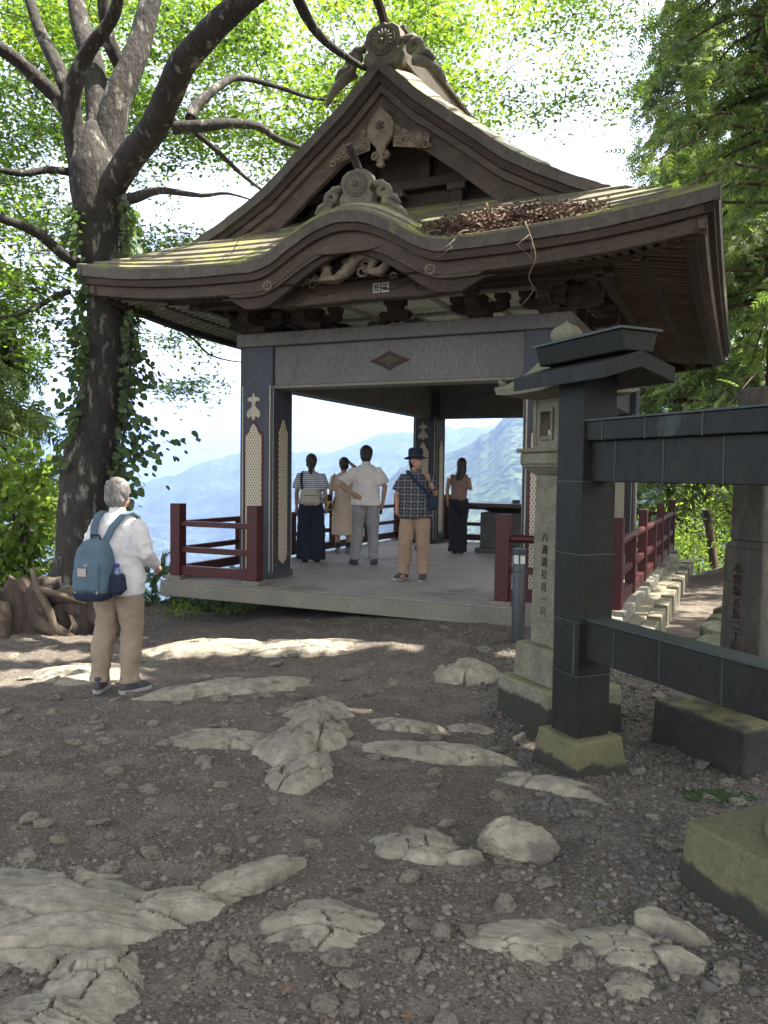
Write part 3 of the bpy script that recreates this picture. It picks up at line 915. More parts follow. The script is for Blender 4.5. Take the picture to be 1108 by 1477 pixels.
def rake_band(s, v0, v1, o0, o1, i0=0, i1=None, widen=0.):
    pts = rake_pts(0, 0)[i0:i1]; rings = []
    for d, z, g in pts:
        f = math.sqrt(1 + g * g); w = widen * (d / 2.5) ** 2
        a = z - o0 * f; b = z - (o1 + w) * f
        rings.append([(UM + s * d, v0, a), (UM + s * d, v0, b), (UM + s * d, v1, b), (UM + s * d, v1, a)])
    return MB().loft(rings)


for s in (-1, 1):
    for k in range(0, 25, 2):
        rake_band(s, VG - .03 - .003 * ((k // 2) % 2), VG + .09, -.022 - .003 * ((k // 2) % 2), .085, k, k + 3).build('verge_plate', MT['fascia'], PAV)
    rake_band(s, VG + .01, VG + .09, .088, .16).build('gable_board', MT['wood'], PAV)
    rake_band(s, VG + .05, VG + .13, .165, .235).build('gable_board', MT['woodl'], PAV)
    rake_band(s, VG + .10, VG + .17, .24, .42, widen=.05).build('gable_bargeboard', MT['woodl'], PAV)
    rake_band(s, VGB - .09, VGB, 0, .42).build('gable_bargeboard', MT['woodl'], PAV)
    mb = MB()
    for k in range(10):
        a = 2 * math.pi * k / 10; mb.ell((.05 * math.cos(a), 0, .05 * math.sin(a)), (.02, .012, .02), 6, 4)
    mb.ell((0, -.005, 0), (.025, .016, .025), 8, 5)
    r = mb.build('rosette', MT['woodl'], PAV, smooth=True); r.location = (UM + s * 1.45, VG + .095, float(zside(1.45)) - .46)
# gable wall with posts and rails
gw = [(UM + d, float(zside(abs(d))) - .3) for d in np.linspace(-2.3, 2.3, 31)]
gw = [(UM - 2.3, 4.3), (UM + 2.3, 4.3)] + gw[::-1]
for v, th in ((VG + .62, .04), (VGB - .4, .04)): MB().prism(gw, v, v + th).build('gable_wall', MT['wood'], PAV)
box_obj('gable_sill', (UM - 2.1, UM + 2.1, VG + .28, VG + .60, 4.62, 4.71), MT['fascia'], PAV, .01)
box_obj('gable_sill', (UM - 1.75, UM + 1.75, VG + .42, VG + .60, 4.71, 4.78), MT['woodl'], PAV, .01)
box_obj('gable_rail', (UM - 1.2, UM + 1.2, VG + .48, VG + .62, 5.02, 5.13), MT['wood'], PAV, .01)
for u in (-.75, 0, .75): box_obj('gable_strut', (UM + u - .07, UM + u + .07, VG + .46, VG + .62, 4.78, 5.02), MT['wood'], PAV, .01); box_obj('strut_block', (UM + u - .11, UM + u + .11, VG + .44, VG + .62, 4.94, 5.015), MT['woodl'], PAV, .01)
for u in (-.35, .35): box_obj('gable_strut', (UM + u - .06, UM + u + .06, VG + .5, VG + .62, 5.13, 5.38), MT['wood'], PAV, .01)
# pendant carving under the gable peak
gg = bpy.data.objects.new('gable_pendant', None); link(gg, PAV); gg.location = (UM, VG + .07, 5.50)
po = [(0, -.36), (.05, -.33), (.03, -.28), (.08, -.27), (.11, -.22), (.09, -.18), (.05, -.19), (.05, -.14), (.09, -.1), (.15, -.02), (.16, .1), (.12, .18), (.06, .24), (0, .30)]
po = po + [(-x, z) for x, z in reversed(po[1:-1])]
MB().prism(po, -.035, .02).build('pendant_board', MT['carve'], gg, bevel=.006)
mb = MB()
for k in range(6):
    a = rad(60 * k + 30); mb.prism([(0, 0), (.03 * math.cos(a - .5), .03 * math.sin(a - .5)), (.055 * math.cos(a), .055 * math.sin(a)), (.03 * math.cos(a + .5), .03 * math.sin(a + .5))], -.06, -.035)
mb.ell((0, -.06, 0), (.018, .018, .018), 8, 5); mb.move(None, (0, 0, .09)).build('hexagon_boss', MT['woodl'], gg)
for s in (-1, 1):
    mb = MB()
    mb.tube(spiral(s * .07, -.24, .045, .008, rad(90), 1.2 * s, -.045, 14), .012, 5)
    mb.build('scroll_carving', MT['carve'], gg, smooth=True)
    mb = MB()
    for k in range(26):
        t = rr_.random(); cx = .18 + .42 * t; zz = -.02 - .16 * t + rr_.uniform(-.09, .09) * (1 - .5 * t)
        r = rr_.uniform(.025, .05)
        mb.tube(spiral(s * cx, zz, r, .006, rr_.uniform(0, 6), rr_.choice((-1, 1)) * 1.15, -.0 - rr_.uniform(0, .03), 10), .011, 5)
    mb.prism([(s * .14, .12), (s * .2, .08), (s * .62, -.2), (s * .55, -.22), (s * .3, -.17), (s * .14, -.14)][::s], .005, .02)
    mb.build('foliage_carving', MT['carve'], gg)


# ---- ridge-end ornament with a chrysanthemum crest
def crest(parent, loc, r):
    mb = MB()
    for k in range(16):
        a = 2 * math.pi * k / 16; ca, sa = math.cos(a), math.sin(a)
        R = Matrix(((ca, 0, -sa), (0, 1, 0), (sa, 0, ca)))
        mb.ell((r * .58 * ca, 0, r * .58 * sa), (r * .36, r * .09, r * .105), 8, 5, R)
    mb.ell((0, -.01, 0), (r * .17, r * .12, r * .17), 10, 6)
    o = mb.build('chrysanthemum_crest', MT['orn'], parent, smooth=True); o.location = loc; return o


def ridge_ornament(loc, sc, name, bar=True):
    g = bpy.data.objects.new(name, None); link(g, PAV); g.location = loc; g.scale = (sc, sc, sc)
    o = [(-.22, -.05), (-.24, .08), (-.18, .14), (-.23, .22), (-.2, .34), (-.12, .4), (-.05, .40), (0, .43), (.05, .40), (.12, .4), (.2, .34), (.23, .22), (.18, .14), (.24, .08), (.22, -.05)]
    MB().prism(o[::-1], -.05, .10).build('body', MT['orn'], g, bevel=.012)
    MB().prism([(.155 * math.cos(a), .215 + .155 * math.sin(a)) for a in np.linspace(0, 2 * math.pi, 24, endpoint=False)], -.068, -.045).build('disc', MT['fascia'], g)
    crest(g, (0, -.07, .215), .135)
    for s in (-1, 1):
        mb = MB()
        mb.tube(spiral(s * .36, .10, .10, .02, rad(-90), 1.3 * s, 0, 18), [.045] * 14 + [.03] * 5, 7)
        mb.tube([(s * .24, 0, .2), (s * .34, 0, .21), (s * .42, 0, .16)], [.05, .045, .03], 7)
        mb.tube([(s * .36, .01, -.02), (s * .5, .01, -.08), (s * .64, .01, -.2), (s * .72, .01, -.33)], [.07, .065, .05, .025], 7)
        mb.tube([(s * .42, -.01, .04), (s * .54, -.01, .0), (s * .6, -.01, -.08)], [.045, .04, .02], 7)
        mb.build('side_scroll', MT['orn'], g, smooth=True)
    if bar: MB().tube([(0, .05, .40), (-.01, -.06, .52), (-.02, -.22, .66)], [.055, .05, .05], 8).build('ridge_bar', MT['wood'], g)
    return g


ridge_ornament((UM, VG + .12, 6.30), 1.0, 'ridge_end_ornament')
ridge_ornament((UM, VF + .38, 4.58), .82, 'eave_ornament')
ridge_ornament((UM, VGB - .12, 6.30), 1.0, 'ridge_end_ornament', True).rotation_euler = (0, 0, math.pi)


def skirt_pt(u, v, h=0.): return Vector(from_uv(u, v, skirt(u, v) + .02 + h))


# leaf litter heaped on the roof
V = []; F = []
for k in range(5200):
    t = random.betavariate(1.6, 1.8); u = 3.55 + 1.75 * t + random.gauss(0, .07); v = VF + .03 + abs(random.gauss(.22, .17)) * (1.15 - .5 * t)
    if v > .45: continue
    h = random.random() ** 1.5 * .10 * math.sin(math.pi * min(1, max(0, t))) * (1 if v > VF + .08 else .3)
    c = skirt_pt(u, v, h + .008); s = random.uniform(.014, .04)
    R = Matrix.Rotation(random.uniform(0, 6.3), 3, 'Z') @ Matrix.Rotation(random.gauss(0, .6), 3, 'X') @ Matrix.Rotation(random.gauss(0, .6), 3, 'Y')
    o = len(V)
    for q in ((-s, 0, 0), (0, -s * .35, .006), (s, 0, .004), (0, s * .35, -.004)): V.append(c + R @ Vector(q))
    F.append((o, o + 1, o + 2, o + 3))
tag(mesh_obj('leaf_litter', V, F, MT['litter']), 'heap of brown dead leaves and needles lying on the roof eave', 'leaf litter', kind='stuff')


def twig_obj(pts, r, label):
    P = [Vector(p) for p in pts]; sm_ = []
    for i in range(len(P) - 1):
        p0, p1, p2, p3 = P[max(i - 1, 0)], P[i], P[i + 1], P[min(i + 2, len(P) - 1)]
        sm_ += [.5 * ((2 * p1) + (p2 - p0) * t + (2 * p0 - 5 * p1 + 4 * p2 - p3) * t * t + (3 * p1 - p0 - 3 * p2 + p3) * t ** 3) for t in (0, .25, .5, .75)]
    pts = sm_ + [P[-1]]; r = r * .62
    mb = MB(); mb.tube(pts, [r * (1 - .6 * i / (len(pts) - 1)) for i in range(len(pts))], 6)
    for k in range(3):
        i = random.randrange(1, len(pts) - 1); p = Vector(pts[i]); mb.tube([p, p + Vector((random.uniform(-.12, .12), -.03, random.uniform(-.12, .02))), p + Vector((random.uniform(-.2, .2), -.04, random.uniform(-.3, -.1)))], [r * .5, r * .4, r * .2], 5)
    return tag(mb.build('hanging_twig', MT['twig'], None, smooth=True), label, 'twig', 'twigs hanging off the roof')


hp = lambda u, v, dz: Vector(from_uv(u, v, float(eave_front(u)) + dz))
twig_obj([hp(4.62, VF + .15, .1), hp(4.66, VF - .03, .03), hp(4.72, VF - .05, -.12), hp(4.76, VF - .04, -.3), hp(4.70, VF - .03, -.45), hp(4.74, VF - .02, -.58), hp(4.6, VF, -.72)], .014, 'long bare twig dangling from the leaf heap over the eave')
twig_obj([hp(4.12, VF + .12, .08), hp(4.05, VF - .03, .04), hp(3.98, VF - .06, -.05), hp(3.86, VF - .08, -.13)], .016, 'short bent twig poking off the eave beside the leaf heap')
twig_obj([hp(1.62, VF + .3, .42), hp(1.5, VF + .1, .30), hp(1.45, VF + .0, .12), hp(1.36, VF - .02, .1)], .010, 'thin twig caught on the shoulder of the curved eave')

# ------------------------------------------------------------------ red railings
rail_sq = None


def railing(name_label, segs, posts, shorts=(), round_top=False, pw=.072):
    g = thing('red_railing', name_label, 'railing', tuple(PL), -PA, 'red railings around the deck')
    pm = None
    for (u, v) in posts:
        if pm is None: pm = MB().box(-pw, pw, -pw, pw, ZD + .055, ZD + .95).build('post', MT['lacquer'], g, bevel=.006); pm.location = (u, v, 0)
        else: share(pm, 'post', g, (u, v, 0))
        MB().box(u - .12, u + .12, v - .12, v + .12, ZD + .002, ZD + .054).build('post_pad', MT['deckedge'], g, bevel=.006)
    sm = None
    for (u, v) in shorts:
        if sm is None: sm = MB().box(-.055, .055, -.055, .055, ZD + .06, ZD + .70).build('post', MT['lacquer'], g, bevel=.005); sm.location = (u, v, 0)
        else: share(sm, 'post', g, (u, v, 0))
    for (a, b) in segs:
        for k, (z, w, h) in enumerate(((.70, .075, .065), (.375, .06, .07), (.115, .075, .12))):
            p = (a[0], a[1], ZD + z); q = (b[0], b[1], ZD + z)
            if k == 0 and round_top: MB().tube([p, q], .042, 12).build('rail', MT['lacquer'], g, smooth=True, angle=50)
            else: MB().beam(p, q, w, h).build('rail', MT['lacquer'], g, bevel=.006)
    return g


RV = .24; RL_ = .09; RR_ = PW - .10; VBK = 7.25
railing('dark red railing at the deck corner beside the maple tree', [((RL_, RV), (1.23, RV)), ((RL_, RV), (RL_, VBK))], [(RL_, RV), (1.23, RV)], [(RL_, 1.6), (RL_, 3.0), (RL_, 4.4), (RL_, 5.8)])
railing('dark red railing behind the grey bollard light', [((PW - 1.23, RV), (RR_, RV))], [(PW - 1.23, RV), (RR_, RV)], [], True)
railing('dark red railing with many posts running beside the dirt path', [((RR_, RV + .08), (RR_, VBK))], [(RR_, 2.6), (RR_, 4.95), (RR_, VBK)], [(RR_, 1.45), (RR_, 3.8), (RR_, 6.1)], True, .052)
railing('dark red railing at the rear edge of the deck before the valley', [((RL_ + .08, VBK), (RR_ - .08, VBK))], [(RL_, VBK), (1.15, VBK), (4.35, VBK)], [(2.2, VBK), (3.3, VBK), (5.0, VBK)])
# stepped concrete kerb along the path side of the deck
kb = thing('deck_kerb', 'stepped pale concrete kerb along the path side of the deck', 'kerb', tuple(PL), -PA)
MB().box(PW + .001, PW + .14, -.02, PD - .3, .06, .30).build('ledge', MT['kerb'], kb, bevel=.01)
k0 = None
for k in range(9):
    v = .35 + k * .82
    if k0 is None: k0 = MB().box(0, .15, -.27, .27, -.1, .25).build('kerb_block', MT['kerb'], kb, bevel=.012); k0.location = (PW + .141, v, .06)
    else: share(k0, 'kerb_block', kb, (PW + .141, v, .06))
# viewing table inside
tb = thing('stone_table', 'grey stone plinth carrying a dark overhanging table top on the deck', 'table', from_uv(3.15, 5.75, ZD + .006), -PA)
MB().box(-.72, .72, -.36, .36, .09, .70).build('plinth', MT['altar'], tb, bevel=.012)
MB().box(-.79, .79, -.43, .43, 0, .09).build('footing', MT['altar'], tb, bevel=.012)
MB().frustum(0, 0, .55, .25, .70, .78, .42, .79).build('corbel', MT['darkwood'], tb)
MB().box(-.95, .9, -.5, .5, .79, .86).build('table_top', MT['darkwood'], tb, bevel=.01)
for i, x in enumerate((-.15, .12)):
    tag(MB().box(-.06, .06, -.05, .05, 0, .06 + .02 * i).build('small_box', MT['darkwood'], None, bevel=.006), ('small flat dark box on the stone table', 'small taller dark box on the stone table')[i], 'box').location = Vector(from_uv(3.15 + x, 5.6, ZD + .867))
# ------------------------------------------------------------------ torii side (aligned to its own axis)
TD = Vector((.410, -.912, 0)); TN = Vector((.912, .410, 0))
TRZ = math.atan2(TN.y, TN.x)          # local x = TN, local y = -TD (away), so -y points along TD
TC = Vector((1.241, 4.884, 0)); TG = -.075


def text_obj(body, size, mat, parent, loc, rot, name='carved_character', depth=.004, gap=1.12):
    """vertical column of characters, each a thin piece of its own"""
    for i, ch in enumerate(body):
        cu = bpy.data.curves.new('glyph', 'FONT'); cu.body = ch; cu.size = size; cu.extrude = depth / 2; cu.align_x = 'CENTER'; cu.resolution_u = 2
        ob = bpy.data.objects.new('glyph', cu); COL.objects.link(ob)
        dg = bpy.context.evaluated_depsgraph_get(); me = bpy.data.meshes.new_from_object(ob.evaluated_get(dg))
        bpy.data.objects.remove(ob); bpy.data.curves.remove(cu)
        me.transform(Matrix.Translation((0, -i * size * gap, 0))); me.materials.clear(); me.materials.append(mat)
        o = bpy.data.objects.new(name, me); link(o, parent); o.location = loc; o.rotation_euler = rot; o['kind'] = 'stuff'


tor = thing('copper_torii', 'dark copper-clad torii gate with a capped side post and tie beams', 'torii gate', (TC.x, TC.y, TG), TRZ)
# local axes: x along TN, y = away from the gate centre (-TD)
h = .125
MB().frustum(0, 0, .226, .226, -.10, .182, .182, .24).build('pedestal', MT['pedA'], tor, bevel=.015, seg=2)
for z0, z1 in ((.241, .62), (.622, .95), (.952, 1.36), (1.362, 1.80), (1.802, 2.455)):
    k = .0015 * (int(z0 * 10) % 2)
    MB().box(-h - k, h + k, -h - k, h + k, z0, z1).build('copper_sheet', MT['torii'], tor, bevel=.007, seg=2)
for z in (.62, .95, 1.36, 1.80): MB().box(-h - .004, h + .004, -h - .004, h + .004, z - .004, z + .004).build('seam', MT['seam'], tor)
box_obj('cover_strip', (-h - .006, -h, -.10, -.082, .63, .94), MT['seam'], tor)
# cap: low gabled plate and a flared ridge box
prof = [(-.25, 0), (0, .075), (.25, 0), (.25, .085), (0, .165), (-.25, .085)]
ys_ = (-.46, -.15, .16, .44)
for a, b in zip(ys_[:-1], ys_[1:]): MB().prism(prof, a + .0015, b - .0015).move(None, (0, 0, 2.375)).build('cap_plate', MT['torii'], tor)
MB().prism([(-.10, 0), (.10, 0), (.135, .115), (-.135, .115)], -.44, .37).move(None, (0, 0, 2.537)).build('cap_ridge', MT['torii'], tor, bevel=.006)
MB().prism([(-.15, .116), (.15, .116), (.15, .13), (-.15, .13)], -.46, .39).move(None, (0, 0, 2.537)).build('cap_flashing', MT['seam'], tor)
# tie beams towards the main pillar (along -y locally)
def sheets(x0, x1, z0, z1, ycuts, nm):
    for a, b in zip(ycuts[:-1], ycuts[1:]):
        MB().box(x0, x1, -b + .001, -a - .001, z0, z1).build(nm, MT['torii'], tor, bevel=.005)
    for a in ycuts[1:-1]: MB().box(x0 - .003, x1 + .003, -a - .004, -a + .004, z0 - .002, z1 + .002).build('seam', MT['seam'], tor)
sheets(-.065, .065, 1.80, 2.04, (h, .34, .72, 1.12, 1.62), 'tie_beam_web')
sheets(-.105, .105, 2.042, 2.155, (h, .27, .62, 1.02, 1.62), 'tie_beam_cap')
MB().box(-.115, .115, -1.62, -h, 2.157, 2.167).build('tie_beam_flashing', MT['seam'], tor)
sheets(-.07, .07, .725, .96, (h, .38, .74, 1.16, 1.66), 'tie_beam')
MB().box(-.08, .08, -1.66, -h, .962, .973).build('tie_beam_flashing', MT['seam'], tor)
# main round pillar, its ring base and square pedestal; pillar axis
MP = Vector((2.02, 3.05, 0)) - Vector((TC.x, TC.y, 0)); mpx = MP.dot(TN); mpy = -MP.dot(TD)
MB().frustum(mpx, mpy, .57, .57, -.10, .537, .537, .368).build('pedestal', MT['pedB'], tor, bevel=.014, seg=2)
MB().lathe([(.0, .32), (.46, .36), (.455, .383), (.41, .393), (.39, .41), (.385, .47), (.34, .50), (.30, .50), (.27, .51)], 48, (mpx, mpy, 0)).build('ring_base', MT['ped'], tor, smooth=True, angle=30)
MB().lathe([(.275, .42), (.27, 1.5), (.26, 3.0), (.25, 4.4)], 32, (mpx, mpy, 0)).build('main_pillar', MT['torii'], tor, smooth=True, angle=40)
MB().box(mpx - .62, mpx + 4.4, mpy - .1, mpy + .1, 3.42, 3.72).build('crossbeam', MT['torii'], tor, bevel=.008)
MB().lathe([(.275, .42), (.27, 1.5), (.26, 3.0), (.25, 4.4)], 32, (mpx + 3.9, mpy, 0)).build('main_pillar', MT['torii'], tor, smooth=True, angle=40)
MB().frustum(mpx + 3.9, mpy, .56, .56, -.3, .53, .53, .255).build('pedestal', MT['ped'], tor, bevel=.014)
MB().prism([(mpx - 1.1, 4.75), (mpx - .9, 4.4), (mpx + 4.8, 4.4), (mpx + 5.0, 4.75), (mpx + 2, 4.68)], mpy - .2, mpy + .2).build('top_lintel', MT['torii'], tor)

# ------------------------------------------------------------------ stone lantern
LC = Vector((1.285, 5.70, 0)); LG = .045
ln = thing('stone_lantern', 'tall square stone lantern with carved inscription behind the torii side post', 'stone lantern', (LC.x, LC.y, LG), TRZ)
MB().frustum(0, 0, .325, .325, -.15, .315, .315, .235).build('footing_block', MT['foot'], ln, bevel=.018, seg=2)
MB().frustum(0, 0, .235, .235, .236, .225, .225, .49).build('base_block', MT['stone'], ln, bevel=.014, seg=2)
sh = MB().frustum(0, 0, .150, .150, .491, .138, .138, 1.715).build('shaft', MT['stone'], ln, bevel=.01, seg=2)
text_obj('八洲講社員一同', .073, MT['ink'], sh, (-.1475, .0, 1.245), (rad(90), 0, rad(-90)), 'carved_character', .004, 1.22)
MB().frustum(0, 0, .15, .15, 1.716, .225, .225, 1.785).build('platform_corbel', MT['stone'], ln, bevel=.01)
MB().frustum(0, 0, .225, .225, 1.786, .225, .225, 1.875).build('platform', MT['stone'], ln, bevel=.012)
MB().box(-.245, .245, -.245, .245, 1.876, 1.905).build('platform_lip', MT['stone'], ln, bevel=.008)
fb = bpy.data.objects.new('firebox', None); link(fb, ln); fb.location = (0, 0, .011)
for x, y in ((-1, -1), (1, -1), (1, 1), (-1, 1)): MB().box(x * .16 - (.04 if x > 0 else 0), x * .16 + (.04 if x < 0 else 0), y * .16 - (.04 if y > 0 else 0), y * .16 + (.04 if y < 0 else 0), 1.896, 2.245).build('corner_post', MT['stone'], fb, bevel=.004)
for rz in range(4):
    f = MB().box(-.119, .119, -.152, -.10, 1.897, 1.985).box(-.119, .119, -.152, -.10, 2.15, 2.244).box(-.119, -.065, -.152, -.10, 1.985, 2.15).box(.065, .119, -.152, -.10, 1.985, 2.15).build('window_frame', MT['stone'], fb); f.rotation_euler = (0, 0, rz * math.pi / 2)
    f = MB().box(-.085, .085, -.166, -.152, 1.955, 1.978).box(-.085, .085, -.166, -.152, 2.155, 2.178).box(-.085, -.062, -.166, -.152, 1.978, 2.155).box(.062, .085, -.166, -.152, 1.978, 2.155).build('window_moulding', MT['stone'], fb); f.rotation_euler = (0, 0, rz * math.pi / 2)
MB().frustum(0, 0, .17, .17, 2.257, .30, .30, 2.292).build('roof_corbel', MT['stone'], ln)
def lroof(n=9):
    mb = MB(); rings = []
    for t in np.linspace(0, 1, 8):
        hw = .365 * (1 - t) + .09 * t; z = 2.335 + .26 * t ** 1.0 - .05 * math.sin(math.pi * t); r = []
        for sd in range(4):
            for k in range(n):
                q = -1 + 2 * k / n; zz = z + .018 * abs(q) ** 3 * (1 - t)
                c = [(q, -1), (1, q), (-q, 1), (-1, -q)][sd]; r.append((c[0] * hw, c[1] * hw, zz))
        rings.append(r)
    bot = [(x * .97, y * .97, z - .05) for x, y, z in rings[0]]
    return mb.loft([bot] + rings)
lroof().build('roof_stone', MT['stone'], ln, smooth=True, angle=25)
for x, y in ((-1, -1), (1, -1), (1, 1), (-1, 1)):
    MB().tube([(x * .31, y * .31, 2.37), (x * .33, y * .33, 2.385), (x * .338, y * .338, 2.41), (x * .32, y * .32, 2.425)], [.022, .02, .016, .008], 7).build('corner_curl', MT['stone'], ln, smooth=True)
MB().lathe([(.10, 2.60), (.10, 2.63), (.075, 2.645), (.07, 2.66), (.095, 2.685), (.112, 2.72), (.108, 2.755), (.085, 2.785), (.045, 2.80), (.018, 2.815), (.004, 2.835)], 22).build('jewel_finial', MT['stone'], ln, smooth=True, angle=40).location = (0, 0, -.02)

# ------------------------------------------------------------------ bollard light
bx_, by_ = 1.255, 7.27
bo = thing('bollard_light', 'round grey metal bollard light with clear lens by the deck edge', 'bollard light', (bx_, by_, gz(bx_, by_) - .02))
MB().lathe([(.06, 0), (.06, .735), (.058, .74)], 24).build('body', MT['bollard'], bo, smooth=True, angle=40)
MB().lathe([(.061, .66), (.0615, .665), (.0615, .672), (.061, .677)], 24).build('joint_ring', MT['altar'], bo)
MB().lathe([(.052, .741), (.052, .82)], 24).build('lens', MT['glass'], bo, smooth=True, angle=40)
MB().lathe([(.045, .745), (.02, .775), (.004, .80)], 16).build('reflector_cone', MT['bollard'], bo)
for k in range(3):
    a = rad(20 + 120 * k); MB().box(-.006, .006, -.006, .006, .741, .82).move(None, (.054 * math.cos(a), .054 * math.sin(a), 0)).build('lens_rib', MT['bollard'], bo)
MB().lathe([(.066, .821), (.066, .872), (.06, .878), (.0, .879)], 24).build('cap', MT['bollard'], bo, smooth=True, angle=40)

# ------------------------------------------------------------------ inscribed stone monument
MC = Vector((2.48, 5.20, 0)); MG = gz(2.3, 5.1) - .03
mo = thing('stone_monument', 'weathered inscribed stone pillar on a dark mossy base behind the tie beams', 'stone monument', (MC.x, MC.y, MG), TRZ)
MB().frustum(-.12, .02, .39, .39, -.05, .375, .375, .30).build('base_block', MT['based'], mo, bevel=.02, seg=2)
MB().frustum(0, 0, .165, .165, .301, .152, .152, 1.36).build('inscribed_shaft', MT['stoned'], mo, bevel=.012, seg=2)
MB().frustum(0, 0, .152, .152, 1.361, .125, .125, 1.40).build('shoulder', MT['stoned'], mo)
MB().frustum(0, 0, .132, .132, 1.40, .12, .12, 2.40).build('upper_pillar', MT['stoned'], mo, bevel=.012)
text_obj('本宮新五拾二丁石供養塔', .072, MT['ink'], mo, (-.1585, .028, 1.20), (rad(90), 0, rad(-90)), 'carved_character', .02, 1.05)

# ------------------------------------------------------------------ leaning wooden post beyond the path
wp = Vector((6.55, 15.6, 0)); z0 = gz(6.55, 15.6)
pz = max(z0, .0)
o = MB(); o.tube([(6.62, 15.6, pz - .4), (6.40, 15.6, pz + .9)], [.085, .08], 12)
post = thing('wooden_post', 'leaning grey wooden post beyond the end of the dirt path', 'post', (0, 0, 0))
o.build('shaft', MT['stump'], post, smooth=True, angle=40)
MB().tube([(6.40, 15.6, pz + .88), (6.36, 15.6, pz + 1.12)], [.095, .095], 12).build('capping', MT['darkwood'], post, smooth=True, angle=40)


# ------------------------------------------------------------------ rocks
def rock_mesh(seed, lx, ly, lz, cuts=9, sub=3, rough=.05, flat=.0, dens=1.):
    r = random.Random(seed)
    bm = bmesh.new(); bmesh.ops.create_icosphere(bm, subdivisions=sub, radius=1)
    planes = []
    for k in range(cuts):
        d = Vector((r.gauss(0, 1), r.gauss(0, 1), r.gauss(.25, .7))).normalized(); planes.append((d, r.uniform(.5, .84)))
    for k in range(2): planes.append((Vector((r.gauss(0, .3), r.gauss(0, .3), 1)).normalized(), .5 + .2 * r.random()))
    off = Vector((seed * 3.17, seed * 1.31, 0)); sd = Vector((r.gauss(0, 1), r.gauss(0, 1), r.gauss(0, .6))).normalized()
    cr = [(Vector((r.gauss(0, 1), r.gauss(0, 1), 0)).normalized(), r.uniform(-.5, .5)) for _ in range(2 if sub > 3 else 0)]
    for v in bm.verts:
        p = v.co.copy()
        lob = 1 + .30 * mnoise.noise(Vector((p.x * 1.4, p.y * 1.4, 0)) + off) + .16 * mnoise.noise(Vector((p.x * 3.4, p.y * 3.4, 0)) + off)
        p = Vector((p.x * lob, p.y * lob, p.z))
        for d, h in planes:
            e = p.dot(d) - h
            if e > 0: p -= d * e * .96
        n1 = mnoise.noise(p * 2.2 + off); n2 = mnoise.noise(p * 6 + off); n3 = mnoise.noise(p * 14 + off)
        w = p.dot(sd) * 7 + n1 * 1.6; st = (w - math.floor(w)) * .05
        p *= 1 + rough * 1.1 * n1 + rough * .7 * n2 + rough * .45 * n3 + st
        for d, h in cr:
            e = abs(p.dot(d) - h + .12 * n2)
            if e < .05: p.z -= .16 * (1 - e / .05)
        v.co = Vector((p.x * lx, p.y * ly, p.z * lz))
    me = bpy.data.meshes.new('rock'); bm.to_mesh(me); bm.free()
    me.polygons.foreach_set('use_smooth', [True] * len(me.polygons)); me.set_sharp_from_angle(angle=rad(17))
    return me


def rock(label, x, y, lx, ly, lz, rz=0., tilt=(0, 0), sink=.5, seed=None, mat='rock', sub=3, group=None, name='rock', cuts=9):
    me = rock_mesh(seed if seed is not None else int(x * 100 + y * 37), lx, ly, lz, cuts, sub)
    me.materials.append(MT[mat])
    o = bpy.data.objects.new(name, me); COL.objects.link(o)
    o.location = (x, y, gz(x, y) + lz * (1 - 2 * sink) * .5); o.rotation_euler = (tilt[0], tilt[1], rz)
    return tag(o, label, 'rock', group)


